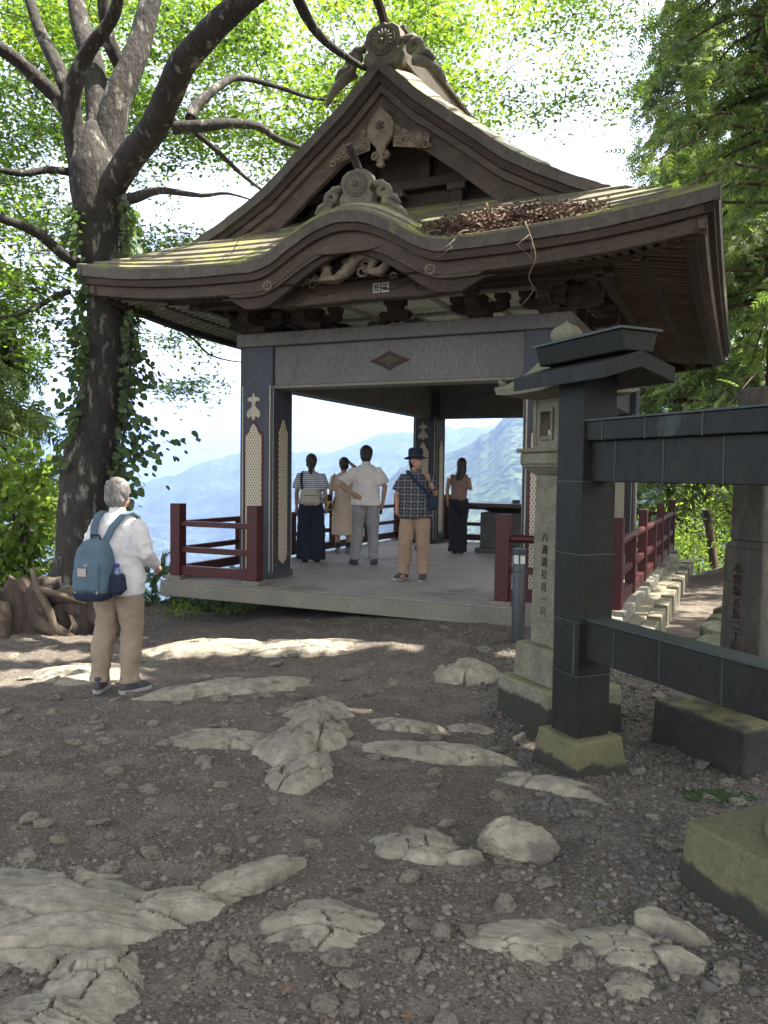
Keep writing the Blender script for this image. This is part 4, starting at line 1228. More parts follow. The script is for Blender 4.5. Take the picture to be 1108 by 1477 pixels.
# bedrock slabs that break the surface; positions in metres
big = [
    ('wide pale bedrock slab with cracked edge, the broadest on the dirt', -1.45, 3.0, .55, .30, .09, .15, (0, 0), .50),
    ('pale slab fragment below the broadest bedrock slab', -.98, 2.62, .16, .20, .09, .4, (.1, 0), .45),
    ('low wedge of pale rock beside fallen leaves', -1.12, 2.42, .24, .13, .10, .1, (0, .1), .45),
    ('long square-ended pale rock pointing away from the broad slab', -.52, 3.30, .30, .11, .085, .62, (.25, 0), .35),
    ('cracked pale rock lying between the broad slab and the long one', -.80, 3.12, .20, .12, .08, .4, (.1, 0), .5),
    ('rounded pale rock split by a crack in open dirt', -.23, 2.98, .20, .15, .085, -.1, (0, 0), .55),
    ('block of pale rock with a dark undercut face', .64, 3.62, .22, .14, .12, .35, (.32, .12), .28),
    ('low pale rock beside the undercut block', .17, 3.66, .19, .15, .07, .2, (0, 0), .55),
    ('small pale rock leaning against the undercut block', .40, 3.55, .10, .08, .05, .2, (.1, 0), .5),
    ('flat cracked rock flush with the dirt, broken in two', .55, 2.92, .21, .11, .035, .1, (0, 0), .62),
    ('tilted slab of rock standing proud near the green pedestal', 1.12, 3.00, .16, .075, .07, -.5, (.1, .25), .3),
    ('flat pale rock tucked under the tilted slab', .92, 2.92, .15, .10, .035, -.3, (0, 0), .6),
    ('pale stone flake beside the green pedestal', 1.10, 2.80, .13, .09, .05, -.4, (0, .1), .5),
    ('small flat rock set in dirt below the tilted slab', .88, 2.68, .07, .05, .03, .1, (0, 0), .6),
    ('long pale ridge of bedrock with steps running up the clearing', -.50, 5.15, .26, .55, .16, -.28, (.0, 0), .55),
    ('rounded knob of bedrock at the head of the stepped ridge', -.44, 5.72, .22, .18, .13, .1, (0, 0), .5),
    ('lower steps of the bedrock ridge tapering into dirt', -.46, 4.55, .15, .26, .10, -.35, (0, 0), .58),
    ('broad flat pale rock beside the stepped bedrock ridge', -1.02, 5.15, .32, .16, .06, .12, (0, 0), .58),
    ('long low rock rib half buried beyond the stepped ridge', -1.2, 6.35, .62, .18, .10, .35, (0, 0), .62),
    ('sunlit rounded rock swelling in front of the deck', -1.75, 7.75, .62, .26, .12, .08, (0, 0), .58),
    ('sunlit smooth rock beside the standing man', -2.55, 6.75, .46, .26, .11, .25, (0, 0), .55),
    ('sunlit low rock ledge stretching toward the deck', -.75, 7.55, .50, .22, .09, -.1, (0, 0), .6),
    ('humped pale rock under the deck railing post', .70, 6.65, .24, .17, .14, -.15, (0, 0), .5),
    ('flat pale rock edged with sun near the lantern', .18, 5.45, .24, .12, .07, -.3, (0, .06), .5),
    ('small flat stone slab beside the sun-edged rock', .62, 5.45, .16, .09, .05, -.2, (0, 0), .55),
    ('long knobbly pale rock in two humps before the lantern', .46, 4.93, .38, .13, .09, -.12, (0, 0), .5),
    ('low rock half sunk beside the knobbly two-humped one', .10, 5.02, .22, .10, .05, .1, (0, 0), .6),
    ('pale ledge of stones around the torii side post', 1.00, 4.50, .26, .11, .06, -.5, (0, 0), .55),
    ('round mossy rock at the shaded verge', -2.55, 4.30, .22, .17, .15, .3, (0, 0), .45),
    ('mossy green rock beside the broad bedrock slab', -2.05, 3.50, .18, .15, .12, .1, (0, 0), .45),
]
def outcrop(label, x, y, lx, ly, lz, rz, seed):
    """bedrock that swells out of the dirt: faceted cells, cracks and a ragged rim that dips below the ground"""
    r = np.random.default_rng(seed); n = int(34 + 46 * min(1, lx / .5))
    a = np.linspace(-1.25, 1.25, n); A_, B_ = np.meshgrid(a, a * 1.0)
    o = seed * 3.3
    wa = A_ + .16 * fbm(A_ * 2.2 + o, B_ * 2.2, 4); wb = B_ + .16 * fbm(A_ * 2.2 + 40, B_ * 2.2 + o, 4)
    rr2 = np.sqrt(wa ** 2 + wb ** 2) * (1 + .30 * fbm(wa * 1.3 + o, wb * 1.3 + 9, 3))
    K = 4 + int(7 * min(1, lx / .5)); sx = r.uniform(-.95, .95, K); sy = r.uniform(-.95, .95, K); tx = r.normal(0, .32, K); ty = r.normal(0, .32, K); of = r.uniform(-.3, .3, K)
    d = (wa[..., None] - sx) ** 2 + 1.6 * (wb[..., None] - sy) ** 2
    k = np.argsort(d, -1); k1 = k[..., 0]; d1 = np.sqrt(np.take_along_axis(d, k[..., :1], -1)[..., 0]); d2 = np.sqrt(np.take_along_axis(d, k[..., 1:2], -1)[..., 0])
    fac = of[k1] + tx[k1] * (wa - sx[k1]) + ty[k1] * (wb - sy[k1])
    crack = np.clip(1 - (d2 - d1) / .07, 0, 1)
    w = (wa * .8 + wb * 1.7 + .5 * fbm(wa * 2 + o, wb * 2, 3)) * 3.2; strat = (w - np.floor(w)) * .10
    h = lz * (1.25 * (1 - np.clip(rr2, 0, 1.6) ** 2.6) + .75 * fac + strat - .75 * crack - .15)
    h = h + lz * .10 * fbm(A_ * 5 + o, B_ * 5, 3)
    h = np.where(h < -.012, -.05, h)
    ca, sa = math.cos(rz), math.sin(rz)
    X = x + ca * A_ * lx - sa * B_ * ly; Y = y + sa * A_ * lx + ca * B_ * ly
    Z = ground_z(X, Y, False) + h
    I = np.arange(n * n).reshape(n, n); F = np.stack([I[:-1, :-1], I[:-1, 1:], I[1:, 1:], I[1:, :-1]], -1).reshape(-1, 4)
    hi = h.reshape(-1)[F].max(1) > -.03; F = F[hi]
    V = np.stack([X, Y, Z], -1).reshape(-1, 3); used = np.unique(F); re = np.full(len(V), -1); re[used] = np.arange(len(used))
    ob = np_mesh('bedrock', V[used], re[F], MT['rockw'], None, True); ob.data.set_sharp_from_angle(angle=rad(24))
    return tag(ob, label, 'rock', 'rocks breaking through the dirt')


MT['rockw'] = M('bedrock_schist', (.37, .335, .25), (.22, .195, .145), 3.5, .92, .8, 22, c3=(.11, .093, .075), s3=3.4, t3=.54, bdist=.02, world_space=True)
proud = ('undercut face', 'tilted slab of rock', 'mossy', 'leaning against', 'stone flake', 'square-ended')
for i, (lb, x, y, lx, ly, lz, rz, ti, sk) in enumerate(big):
    if any(w in lb for w in proud):
        rock(lb, x, y, lx, ly, lz * 1.15, rz, ti, sk, seed=i + 11, mat='rockm' if 'mossy' in lb else 'rock', sub=5 if lx > .2 else 4, group='rocks breaking through the dirt', cuts=13)
    else: outcrop(lb, x, y, lx * 1.15, ly * 1.2, lz * .62, rz, i + 31)
# rocks beside the path
for i, (x, y, a, z, lb) in enumerate(((3.12, 7.30, .26, .24, 'large grey rock at the front of the pile beside the path'), (3.42, 8.1, .24, .26, 'grey rock with a flat top in the pile beside the path'), (3.75, 8.75, .22, .26, 'dark rounded rock in the pile beside the path'), (3.55, 7.55, .25, .34, 'upright grey rock against the bank beside the path'), (4.25, 9.7, .2, .2, 'last small rock of the pile beside the path'), (2.92, 6.8, .13, .11, 'small pale rock at the foot of the path-side pile'))):
    rock(lb, x, y, a, a * .85, z, i * 1.1, (.1, .1), .3, seed=70 + i, mat='rockm', group='rocks piled beside the path')
tag(rock('x', .935, 5.28, .06, .045, .05, .3, (0, 0), .3, seed=90), 'small bright white stone beside the lantern footing', 'stone')

# loose stones (shared meshes) and gravel
protos = [rock_mesh(200 + k, 1, .72, .42, 7, 2) for k in range(10)]
for m_ in protos: m_.materials.append(MT['rock'])
rs = random.Random(21)
placed = 0
while placed < 290:
    y = 2.15 + 5.8 * rs.random() ** 1.5; x = rs.uniform(-.55, .55) * (y + .6)
    if x > .2 and rs.random() < .0: continue
    u, v = to_uv(x, y)
    if v > -.15: continue
    if math.hypot(x - TC.x, y - TC.y) < .35 or math.hypot(x - LC.x, y - LC.y) < .42 or math.hypot(x - 1.99, y - 2.99) < .75: continue
    s = rs.uniform(.022, .05) * (1 + .12 * y) if rs.random() < .8 else rs.uniform(.05, .085)
    o = bpy.data.objects.new('loose_stone', protos[rs.randrange(10)]); COL.objects.link(o)
    o.location = (x, y, gz(x, y) + s * .1); o.rotation_euler = (rs.gauss(0, .15), rs.gauss(0, .15), rs.uniform(0, 6.3)); o.scale = (s, s, s * rs.uniform(.7, 1.1))
    tag(o, 'small loose grey stone lying among the gravel', 'stone', 'loose stones on the dirt')
    placed += 1

CHIP = np.array([(-.8, -.8, -.8), (.8, -.8, -.8), (.8, .8, -.8), (-.8, .8, -.8), (-.55, -.55, .7), (.55, -.55, .7), (.55, .55, .7), (-.55, .55, .7)])
CHIPF = np.array([(0, 3, 2, 1), (4, 5, 6, 7), (0, 1, 5, 4), (1, 2, 6, 5), (2, 3, 7, 6), (3, 0, 4, 7)])


def gravel(n, name, label, sampler, smin, smax, mat):
    P = sampler(n); n = len(P)
    var = (CHIP[None] + .55 * (RNG.random((n, len(CHIP), 3)) - .5)) * np.stack([np.ones(n), RNG.uniform(.55, .95, n), RNG.uniform(.3, .6, n)], -1)[:, None, :]
    a = RNG.uniform(0, 6.28, n); c, s = np.cos(a), np.sin(a)
    R = np.zeros((n, 3, 3)); R[:, 0, 0] = c; R[:, 0, 1] = -s; R[:, 1, 0] = s; R[:, 1, 1] = c; R[:, 2, 2] = 1
    sz = smin + (smax - smin) * RNG.random(n) ** 4
    V = np.einsum('nij,nkj->nki', R, var) * sz[:, None, None] + P[:, None, :]
    F = CHIPF[None] + (np.arange(n) * len(CHIP))[:, None, None]
    return tag(np_mesh(name, V.reshape(-1, 3), F.reshape(-1, 4), mat), label, 'gravel', kind='stuff')


def on_ground(n, near=1.9, far=9.5, pw=1.7):
    y = near + (far - near) * RNG.random(n) ** pw; x = RNG.uniform(-.62, .62, n) * (y + .6)
    dens = .35 + .65 * S(fbm(x * 1.3 + 4, y * 1.3, 3), -.15, .2) + .5 * S(x, .2, 1.2)
    u, v = to_uv(x, y)
    k = (RNG.random(n) < dens) & (v < -.02)
    x, y = x[k], y[k]
    return np.stack([x, y, ground_z(x, y) + .001], -1)


gravel(30000, 'gravel', 'grey gravel chips strewn over the packed dirt', on_ground, .004, .024, MT['pebble'])


def on_right(n):
    x = RNG.uniform(.75, 3.4, n); y = RNG.uniform(2.6, 7.4, n); u, v = to_uv(x, y); k = v < -.05; x, y = x[k], y[k]
    return np.stack([x, y, ground_z(x, y) + .002], -1)


MT['pebble2'] = M('dark_gravel_stone', (.17, .16, .14), (.085, .08, .07), 9, .9, .2, 60, world_space=True)
gravel(9000, 'dark_gravel', 'dark broken gravel around the torii and lantern footings', on_right, .007, .034, MT['pebble2'])

# fallen leaves
def leaf_fan(n=5): return [(0, 0)] + [(math.cos(rad(-150 + 75 * k)) * (.9 if k % 2 == 0 else .3), math.sin(rad(-150 + 75 * k)) * .9) for k in range(5)]


for i in range(14):
    y = rs.uniform(2.2, 4.5); x = rs.uniform(-.5, .5) * y; s = rs.uniform(.018, .032); pts = []
    for k in range(10):
        a = rad(36 * k); r = s * (1 if k % 2 == 0 else .42); pts.append((r * math.cos(a), r * math.sin(a), .004 * math.sin(3 * a) + .006 * rs.random()))
    o = mesh_obj('fallen_leaf', pts, [tuple(range(10))], MT['litter']); o.location = (x, y, gz(x, y) + .014); o.rotation_euler = (rs.gauss(0, .3), rs.gauss(0, .3), rs.uniform(0, 6))
    tag(o, 'dry brown star-shaped leaf fallen on the dirt', 'leaf', 'fallen leaves on the dirt')

# ------------------------------------------------------------------ old stump with roots at the verge
st = thing('tree_stump', 'dark rotting hollow stump with splintered rim at the verge', 'stump', (-4.35, 8.95, gz(-4.35, 8.95)))
rings = []
rz_ = random.Random(5); rim = [rz_.uniform(-.1, .08) for _ in range(36)]; col_ = [rz_.uniform(.88, 1.12) for _ in range(36)]
for k, t in enumerate(np.linspace(0, 1, 7)):
    ring = []
    for j in range(36):
        a = 2 * math.pi * j / 36; r = (.62 * (1.15 - .2 * t + .12 * (1 - t) ** 3)) * col_[j] * (1 + .05 * math.sin(9 * a + 2 * t))
        ring.append((r * math.cos(a), r * .8 * math.sin(a), -.1 + .56 * t + (rim[j] * 1.3 if k == 6 else 0)))
    rings.append(ring)
inner = [[(x * .78, y * .78, z - .02) for x, y, z in rings[-1]], [(x * .7, y * .7, .1) for x, y, z in rings[-1]]]
MB().loft(rings + inner).build('stump_wall', MT['stump'], st, smooth=True, angle=40)
for a, l in ((-.5, .5), (-1.2, .45), (-2.0, .4), (-2.7, .5)):
    MB().tube([(.5 * math.cos(a), .4 * math.sin(a), .3), (.66 * math.cos(a), .55 * math.sin(a), .1), ((.66 + l) * math.cos(a), (.5 + l * .7) * math.sin(a), -.06)], [.13, .12, .04], 8, jit=.15).build('root', MT['stump'], st, smooth=True)
dr = thing('driftwood_root', 'twisted grey dead root lying between the stump and the maple', 'dead root', (-3.35, 8.75, gz(-3.35, 8.75)))
for p, r in (([(-.42, .1, .35), (-.2, .05, .42), (.05, 0, .46), (.3, -.02, .30), (.52, -.05, .06)], [.05, .10, .13, .10, .05]), ([(-.2, .05, .3), (.05, 0, .28), (.25, -.05, .16), (.55, -.1, -.02)], [.08, .11, .10, .05]), ([(-.3, .08, .3), (-.2, .05, .1), (-.25, 0, -.05)], [.09, .07, .05]), ([(.05, 0, .3), (.05, .02, .1), (.0, .0, -.05)], [.09, .08, .08])):
    MB().tube(p, r, 9, jit=.16).build('root_limb', MT['stump'], dr, smooth=True)
dbn = thing('dead_branch', 'forked bare branch leaning across the stump', 'branch', (-3.75, 8.55, gz(-3.75, 8.55)))
MB().tube([(.2, 0, -.03), (.12, .02, .25), (-.02, .03, .5), (-.08, .03, .72)], [.04, .045, .04, .025], 8).build('limb', MT['twig'], dbn, smooth=True)
MB().tube([(-.0, .03, .5), (.25, .05, .42), (.5, .08, .33)], [.035, .03, .02], 8).build('limb', MT['twig'], dbn, smooth=True)
# ------------------------------------------------------------------ foliage builders
MAPLE_T = np.array([(0, 0, 0)] + [p for k in range(5) for p in ((math.cos(rad(90 + 52 * (k - 2))) * (1.0 if k in (1, 2, 3) else .75), math.sin(rad(90 + 52 * (k - 2))) * (1.0 if k in (1, 2, 3) else .75), .06), (math.cos(rad(90 + 52 * (k - 2) + 26)) * .42, math.sin(rad(90 + 52 * (k - 2) + 26)) * .42, .0))], float)
MAPLE_F = np.array([(0, 10 if k == 0 else 2 * k, 2 * k + 1, 2 * k + 2) for k in range(5)])
HEART_T = np.array([(0, 0, 0), (.45, .25, .06), (.42, .75, .05), (0, 1.2, -.05), (-.42, .75, .05), (-.45, .25, .06)], float)
HEART_F = np.array([(0, 1, 2, 3), (0, 3, 4, 5)])
LANCE_T = np.array([(0, 0, 0), (.22, .4, .05), (0, 1.1, -.06), (-.22, .4, .05)], float); LANCE_F = np.array([(0, 1, 2, 3)])


def feather(n=6, w=.34, droop=.35):
    V = []; F = []
    for s in (-1, 1):
        for k in range(n):
            t = .08 + .9 * k / n; l = w * (1 - t * .75)
            o = len(V); V += [(0, t, -droop * t * t), (0, t + .07, -droop * (t + .07) ** 2), (s * l, t + .16 + l * .35, -droop * (t + .25) ** 2 - .05), (s * l * .55, t + .01 + l * .1, -droop * t * t - .01)]
            F.append((o, o + 1, o + 2, o + 3))
    o = len(V); V += [(-.012, 0, 0), (.012, 0, 0), (.008, 1.05, -droop * 1.1), (-.008, 1.05, -droop * 1.1)]; F.append((o, o + 1, o + 2, o + 3))
    return np.array(V, float), np.array(F)


FEA_T, FEA_F = feather(5); FRN_T, FRN_F = feather(8, .26, .5)


def scatter(name, P, D, size, T, F, mat, parent=None, tilt=.5, normal_up=1.0):
    """P points, D directions (local +y), size per leaf"""
    n = len(P)
    if n == 0: return None
    D = D / np.maximum(1e-6, np.linalg.norm(D, axis=1, keepdims=True))
    U = np.array([0, 0, normal_up])[None] + RNG.normal(0, tilt, (n, 3))
    X = np.cross(D, U); X /= np.maximum(1e-6, np.linalg.norm(X, axis=1, keepdims=True)); Z = np.cross(X, D)
    B = np.stack([X, D, Z], 1)                       # rows
    V = np.einsum('kj,njc->nkc', T, B) * np.asarray(size)[:, None, None] + P[:, None, :]
    FF = F[None] + (np.arange(n) * len(T))[:, None, None]
    return np_mesh(name, V.reshape(-1, 3), FF.reshape(-1, F.shape[1]), mat, parent)


# patches kept sunlit by removing leaves above them: ground x, y, half-length, half-width
PATCH = [(6.3, 16.2, 1.6, 1.6), (7.4, 18, 1.2, 1.2), (-1.75, 7.75, .75, .35), (-.65, 7.6, .75, .33), (-2.75, 6.6, .8, .40), (-3.3, 7.4, .6, .3), (-.1, 5.75, .33, .12), (.25, 5.35, .28, .12), (.8, 5.45, .3, .13), (-3.4, 8.3, .5, .3), (.2, 7.3, .3, .12), (1.05, 5.15, .18, .1)]


def in_patch(P, grow=1.0):
    """does the sun ray through P reach an open patch on the ground"""
    t = P[:, 2] / SUN_DIR.z
    gx = P[:, 0] - SUN_DIR.x * t; gy = P[:, 1] - SUN_DIR.y * t
    k = np.zeros(len(P), bool)
    for x, y, a, b in PATCH: k |= ((gx - x) / (a * grow)) ** 2 + ((gy - y) / (b * grow)) ** 2 < 1
    u, v = to_uv(gx, gy)                              # the path along the deck stays open too
    k |= (u > PW - .1) & (u < 6.9) & (v > .6) & (v < 6.8) & (vnoise(gx * 1.9, gy * 2.6) > .07)
    # dapples on the roof eaves
    t2 = (P[:, 2] - 4.1) / SUN_DIR.z; gx = P[:, 0] - SUN_DIR.x * t2; gy = P[:, 1] - SUN_DIR.y * t2; u, v = to_uv(gx, gy)
    k |= (P[:, 2] > 4.6) & (v > -.7) & (v < .6) & (vnoise(gx * 2.3 + 7, gy * 2.3) > -.02) & ((u < 1.9) | (u > 3.2))
    return k


# ------------------------------------------------------------------ the maple
MAP = thing('maple_tree', 'big spreading maple with leaning mottled trunk and bright green leaves beside the deck', 'tree', (0, 0, 0))


def px(x, y, D):
    """metre position on the tree for a bearing and height measured on site, at distance D"""
    c = (x - 554) / 1141.64; s = (738.5 - y) / 1141.64
    d = fw + rt * c + up * s
    return Vector((0, 0, CAM_Z)) + d * (D / d.y)


def limb(pts, rads, name='limb', n=12, jit=.04, mat='bark'):
    # resample smoothly
    P = [Vector(p) for p in pts]; out = []; rr = []
    for i in range(len(P) - 1):
        p0 = P[max(i - 1, 0)]; p1 = P[i]; p2 = P[i + 1]; p3 = P[min(i + 2, len(P) - 1)]
        for t in (0, .25, .5, .75):
            out.append(.5 * ((2 * p1) + (p2 - p0) * t + (2 * p0 - 5 * p1 + 4 * p2 - p3) * t * t + (3 * p1 - p0 - 3 * p2 + p3) * t ** 3)); rr.append(rads[i] * (1 - t) + rads[i + 1] * t)
    out.append(P[-1]); rr.append(rads[-1])
    return MB().tube(out, rr, n, jit=jit).build(name, MT[mat], MAP, smooth=True), out, rr


TDp = 10.35
W_ = TDp / 1141.64
tz = gz(-4.1, 10.35)
trunk_pts = [px(122, 905, TDp), px(118, 862, TDp), px(120, 800, TDp), px(124, 740, TDp), px(130, 670, TDp), px(146, 580, TDp), px(155, 500, TDp), px(155, 430, TDp), px(150, 360, TDp), px(143, 300, TDp), px(136, 245, TDp), px(134, 205, TDp), px(134, 175, TDp)]
trunk_r = [w * W_ / 2 for w in (112, 92, 76, 78, 76, 64, 59, 57, 64, 72, 68, 44, 12)]
limb(trunk_pts, trunk_r, 'trunk', 20, .035)
LIMBS = []
def L_(pl, rl):
    P = [px(*q) for q in pl]; R = [w * W_ / 2 for w in rl]; e = (P[-1] - P[-2]).normalized()
    P += [P[-1] + e * .35 + Vector((0, 0, .06)), P[-1] + e * .75 + Vector((0, .1, .02))]; R += [R[-1] * .6, R[-1] * .2]
    o, p, r = limb(P, R); LIMBS.append((p, r))
L_([(128, 300, 10.3), (114, 225, 10.3), (104, 170, 10.2), (108, 120, 10.1), (130, 70, 10.0), (165, 20, 9.8), (180, -60, 9.6)], [40, 34, 28, 24, 20, 16, 12])
L_([(104, 150, 10.2), (85, 100, 10.2), (60, 50, 10.3), (40, -10, 10.4), (20, -90, 10.6)], [22, 20, 17, 14, 10])
L_([(120, 200, 10.3), (90, 150, 10.2), (50, 110, 10.0), (0, 70, 9.8), (-70, 50, 9.6)], [24, 22, 20, 17, 12])
L_([(138, 300, 10.4), (143, 190, 10.5), (135, 100, 10.7), (115, 30, 10.9), (100, -60, 11.2)], [42, 36, 32, 28, 22])
L_([(142, 300, 10.4), (164, 165, 10.5), (190, 95, 10.6), (205, 50, 10.7), (220, -10, 10.8), (240, -80, 11.0)], [46, 42, 36, 32, 30, 22])
L_([(175, 95, 10.6), (158, 60, 10.5), (150, 10, 10.4), (140, -70, 10.2)], [22, 20, 17, 12])
L_([(140, 310, 10.35), (178, 242, 10.05), (218, 190, 9.6), (240, 145, 9.2), (262, 95, 8.9), (295, 55, 8.6), (330, 20, 8.3), (380, -20, 8.0), (460, -70, 7.6)], [40, 38, 36, 34, 32, 30, 28, 24, 18])
L_([(250, 185, 9.4), (290, 182, 9.4), (330, 178, 9.6), (372, 182, 9.9), (400, 200, 10.2), (440, 215, 10.5)], [16, 15, 13, 11, 9, 6])
L_([(275, 172, 9.5), (285, 150, 9.6), (320, 122, 9.9), (345, 112, 10.2), (400, 125, 10.6), (450, 142, 11)], [15, 14, 11, 9, 7, 5])
L_([(270, 182, 9.5), (310, 215, 9.7), (345, 248, 9.9), (375, 272, 10.2)], [8, 7, 6, 4])
L_([(165, 290, 10.3), (195, 285, 10.0), (230, 275, 9.7), (290, 282, 9.6)], [18, 15, 10, 6])
L_([(125, 385, 10.2), (95, 370, 9.9), (60, 340, 9.6), (30, 325, 9.4), (-20, 308, 9.2)], [16, 15, 14, 12, 9])
L_([(110, 250, 10.3), (70, 245, 10.1), (30, 250, 9.9), (-20, 240, 9.7)], [12, 10, 9, 7])
L_([(420, -30, 7.9), (440, 20, 8.2), (470, 60, 8.5), (520, 95, 9.0)], [14, 12, 10, 7])
L_([(100, 420, 10.2), (75, 430, 10), (50, 445, 9.8), (20, 455, 9.7)], [9, 8, 6, 4])
L_([(250, 470, 10.8), (280, 490, 10.6), (300, 510, 10.4), (330, 520, 10.4)], [3, 3, 3, 2])

# leaf layers: flat sprays around twigs that fork off the limbs
CL = []   # (centre, radius, count, thickness)
rl = random.Random(12)


def add_cl(c, r, n, th=.10): CL.append((Vector(c), r, n, th))


# sprays seen against the sky (bearing, height, distance, radius)
seen = []
for k in range(640):
    x = rl.uniform(-60, 900); y = rl.uniform(-60, 330)
    # keep the bright gaps
    if (y > 250 and 205 < x < 460) or (y > 215 and x > 460): continue
    if x > 690 and y > 190: continue
    if 95 < x < 190 and y > 200: continue
    if ((x - 735) / 95) ** 2 + ((y - 75) / 60) ** 2 < 1 and rl.random() < .75: continue
    if ((x - 470) / 60) ** 2 + ((y - 60) / 45) ** 2 < 1 and rl.random() < .7: continue
    if ((x - 700) / 90) ** 2 + ((y - 175) / 40) ** 2 < 1 and rl.random() < .6: continue
    if ((x - 330) / 100) ** 2 + ((y - 285) / 60) ** 2 < 1: continue
    if x > 780 and (y > 150 or rl.random() < .4): continue
    D = rl.uniform(11.5, 15.5) if x < 330 else rl.uniform(10.9, 15.5) if x < 430 else rl.uniform(11, 15) if x < 560 else rl.uniform(11, 15.5)
    add_cl(px(x, y, D), rl.uniform(.45, .95), int(rl.uniform(110, 230)), .10)
for k in range(85):      # lower-hanging sprays round the trunk
    x, y, D = rl.choice(((rl.uniform(0, 110), rl.uniform(370, 520), rl.uniform(9.5, 11)), (rl.uniform(195, 335), rl.uniform(455, 575), rl.uniform(12.8, 14.5)), (rl.uniform(-20, 90), rl.uniform(260, 460), rl.uniform(10, 12)), (rl.uniform(190, 290), rl.uniform(325, 400), rl.uniform(12, 14))))
    add_cl(px(x, y, D), rl.uniform(.3, .6), int(rl.uniform(60, 120)), .08)
n_seen = len(CL)
# unseen leaf layer added above the view to shade the clearing
for k in range(640):
    x = rl.uniform(-7.5, 9.5); y = rl.uniform(-4, 7.7); z = rl.uniform(8.2, 12.5)
    if z < 1.76 + .60 * y + 1.0: z = 1.76 + .60 * y + rl.uniform(1.0, 2.5)
    add_cl((x, y, z), rl.uniform(.9, 1.4), 150, .25)
Pl = []; Dl = []; Sl = []; vis = []; shade_toned = []
for i, (c, r, n, th) in enumerate(CL):
    a = RNG.uniform(0, 2 * np.pi, n); q = np.sqrt(RNG.random(n)) * r
    tl = RNG.normal(0, .18, 2)
    dx, dy = np.cos(a) * q, np.sin(a) * q
    lay = RNG.integers(-1, 2, n) * th * 1.4
    z = lay + RNG.normal(0, th * .35, n) + dx * tl[0] + dy * tl[1] - .12 * (q / r) ** 2 * r
    Pl.append(np.stack([c.x + dx, c.y + dy, c.z + z], -1))
    Dl.append(np.stack([np.cos(a + RNG.normal(0, .6, n)), np.sin(a + RNG.normal(0, .6, n)), RNG.normal(-.25, .25, n)], -1))
    Sl.append(RNG.uniform(.038, .062, n) * (1 if i < n_seen else 3.3)); vis.append(np.full(n, i < n_seen)); shade_toned.append(np.full(n, rl.random() < (.6 if c.x < -2.6 else .25)))
Pl = np.concatenate(Pl); Dl = np.concatenate(Dl); Sl = np.concatenate(Sl); vis = np.concatenate(vis); shade_toned = np.concatenate(shade_toned)
open_ = in_patch(Pl)
keep = ~open_ | (vis & (RNG.random(len(Pl)) < .55))
Pl, Dl, Sl, vis, shade_toned = Pl[keep], Dl[keep], Sl[keep], vis[keep], shade_toned[keep]
q = vis & ~shade_toned; scatter('crown', Pl[q], Dl[q], Sl[q], MAPLE_T, MAPLE_F, L_MAPLE, MAP, .45)
q = vis & shade_toned; scatter('shade_toned_crown', Pl[q], Dl[q], Sl[q], MAPLE_T, MAPLE_F, L_MAPLE_SHADE, MAP, .45)  # randomly picked sprays, shade painted in by a darker leaf colour
scatter('added_shade_canopy', Pl[~vis], Dl[~vis], Sl[~vis], HEART_T, HEART_F, L_MAPLE_D, MAP, .45)  # oversized leaves added out of view to block the sun
# twigs: every spray centre joins the nearest limb or an already joined spray
nodes = np.array([p[:] for ps, rs2 in LIMBS for p in ps[2:]])
cen = np.array([c[:] for c, r, n, th in CL[:n_seen]])
dist = np.sqrt(((cen[:, None] - nodes[None]) ** 2).sum(-1)); best = dist.min(1); par = nodes[dist.argmin(1)]
todo = set(range(n_seen)); mb = MB()
while todo:
    i = min(todo, key=lambda q: best[q]); todo.discard(i)
    c, r, n, th = CL[i]; p = Vector(par[i]); L0 = (c - p).length
    if L0 < 3.0:
        m1 = p.lerp(c, .5) + Vector((rl.uniform(-.1, .1), rl.uniform(-.1, .1), .08)) * L0; w = .006 + .004 * min(2., L0)
        mb.tube([p, p.lerp(m1, .5) + Vector((rl.uniform(-.04, .04), 0, .02)), m1, c], [w, w * .9, w * .75, w * .5], 5)
    for k in range(4):
        a = rl.uniform(0, 6.3); e = c + Vector((math.cos(a) * r * .8, math.sin(a) * r * .8, -.05)); mb.tube([c, c.lerp(e, .5) + Vector((0, 0, .03)), e], [.005, .004, .002], 4)
    if todo:
        ii = np.array(sorted(todo)); dd = np.sqrt(((cen[ii] - cen[i]) ** 2).sum(-1)); k = dd < best[ii]; best[ii[k]] = dd[k]; par[ii[k]] = cen[i]
mb.build('twig_spray', MT['bark'], MAP)['kind'] = 'stuff'

# climbing vine with heart-shaped leaves on the trunk
vn = thing('climbing_vine', 'leafy vine with large heart-shaped leaves climbing the maple trunk', 'vine', (0, 0, 0))
P = []; D = []; sz = []
for k in range(2600):
    y = rl.uniform(290, 800); i = np.interp(y, [240, 300, 430, 580, 670, 740, 862], [134, 143, 155, 146, 130, 124, 118]); w = np.interp(y, [240, 430, 580, 862], [40, 30, 33, 40])
    s = rl.choice((-1, 1, 1)); ext = np.interp(y, [290, 380, 560, 690, 740], [10, 26, 30, 70, 5] if s > 0 else [20, 20, 26, 20, 4])
    if s < 0 and y > 680: continue
    x = i + s * (w + abs(rl.gauss(0, 1)) * ext * .75 * (.4 + .8 * (.5 + .5 * math.sin(y * .06 + s)))) - s * 8
    D_ = 10.35 + rl.uniform(-.45, .3)
    P.append(px(x, y, D_)[:]); D.append((s * rl.uniform(.1, 1), rl.uniform(-.6, .2), rl.uniform(-.9, -.2))); sz.append(rl.uniform(.05, .105))
scatter('leaves', np.array(P), np.array(D), np.array(sz), HEART_T, HEART_F, L_VINE, vn, .6, .4)
MB().tube([px(165, 800, 10.0), px(168, 700, 10.0), px(182, 600, 10.0), px(190, 500, 10.02), px(185, 400, 10.0), px(180, 300, 10.0)], .018, 6).build('stem', MT['bark'], vn, smooth=True)


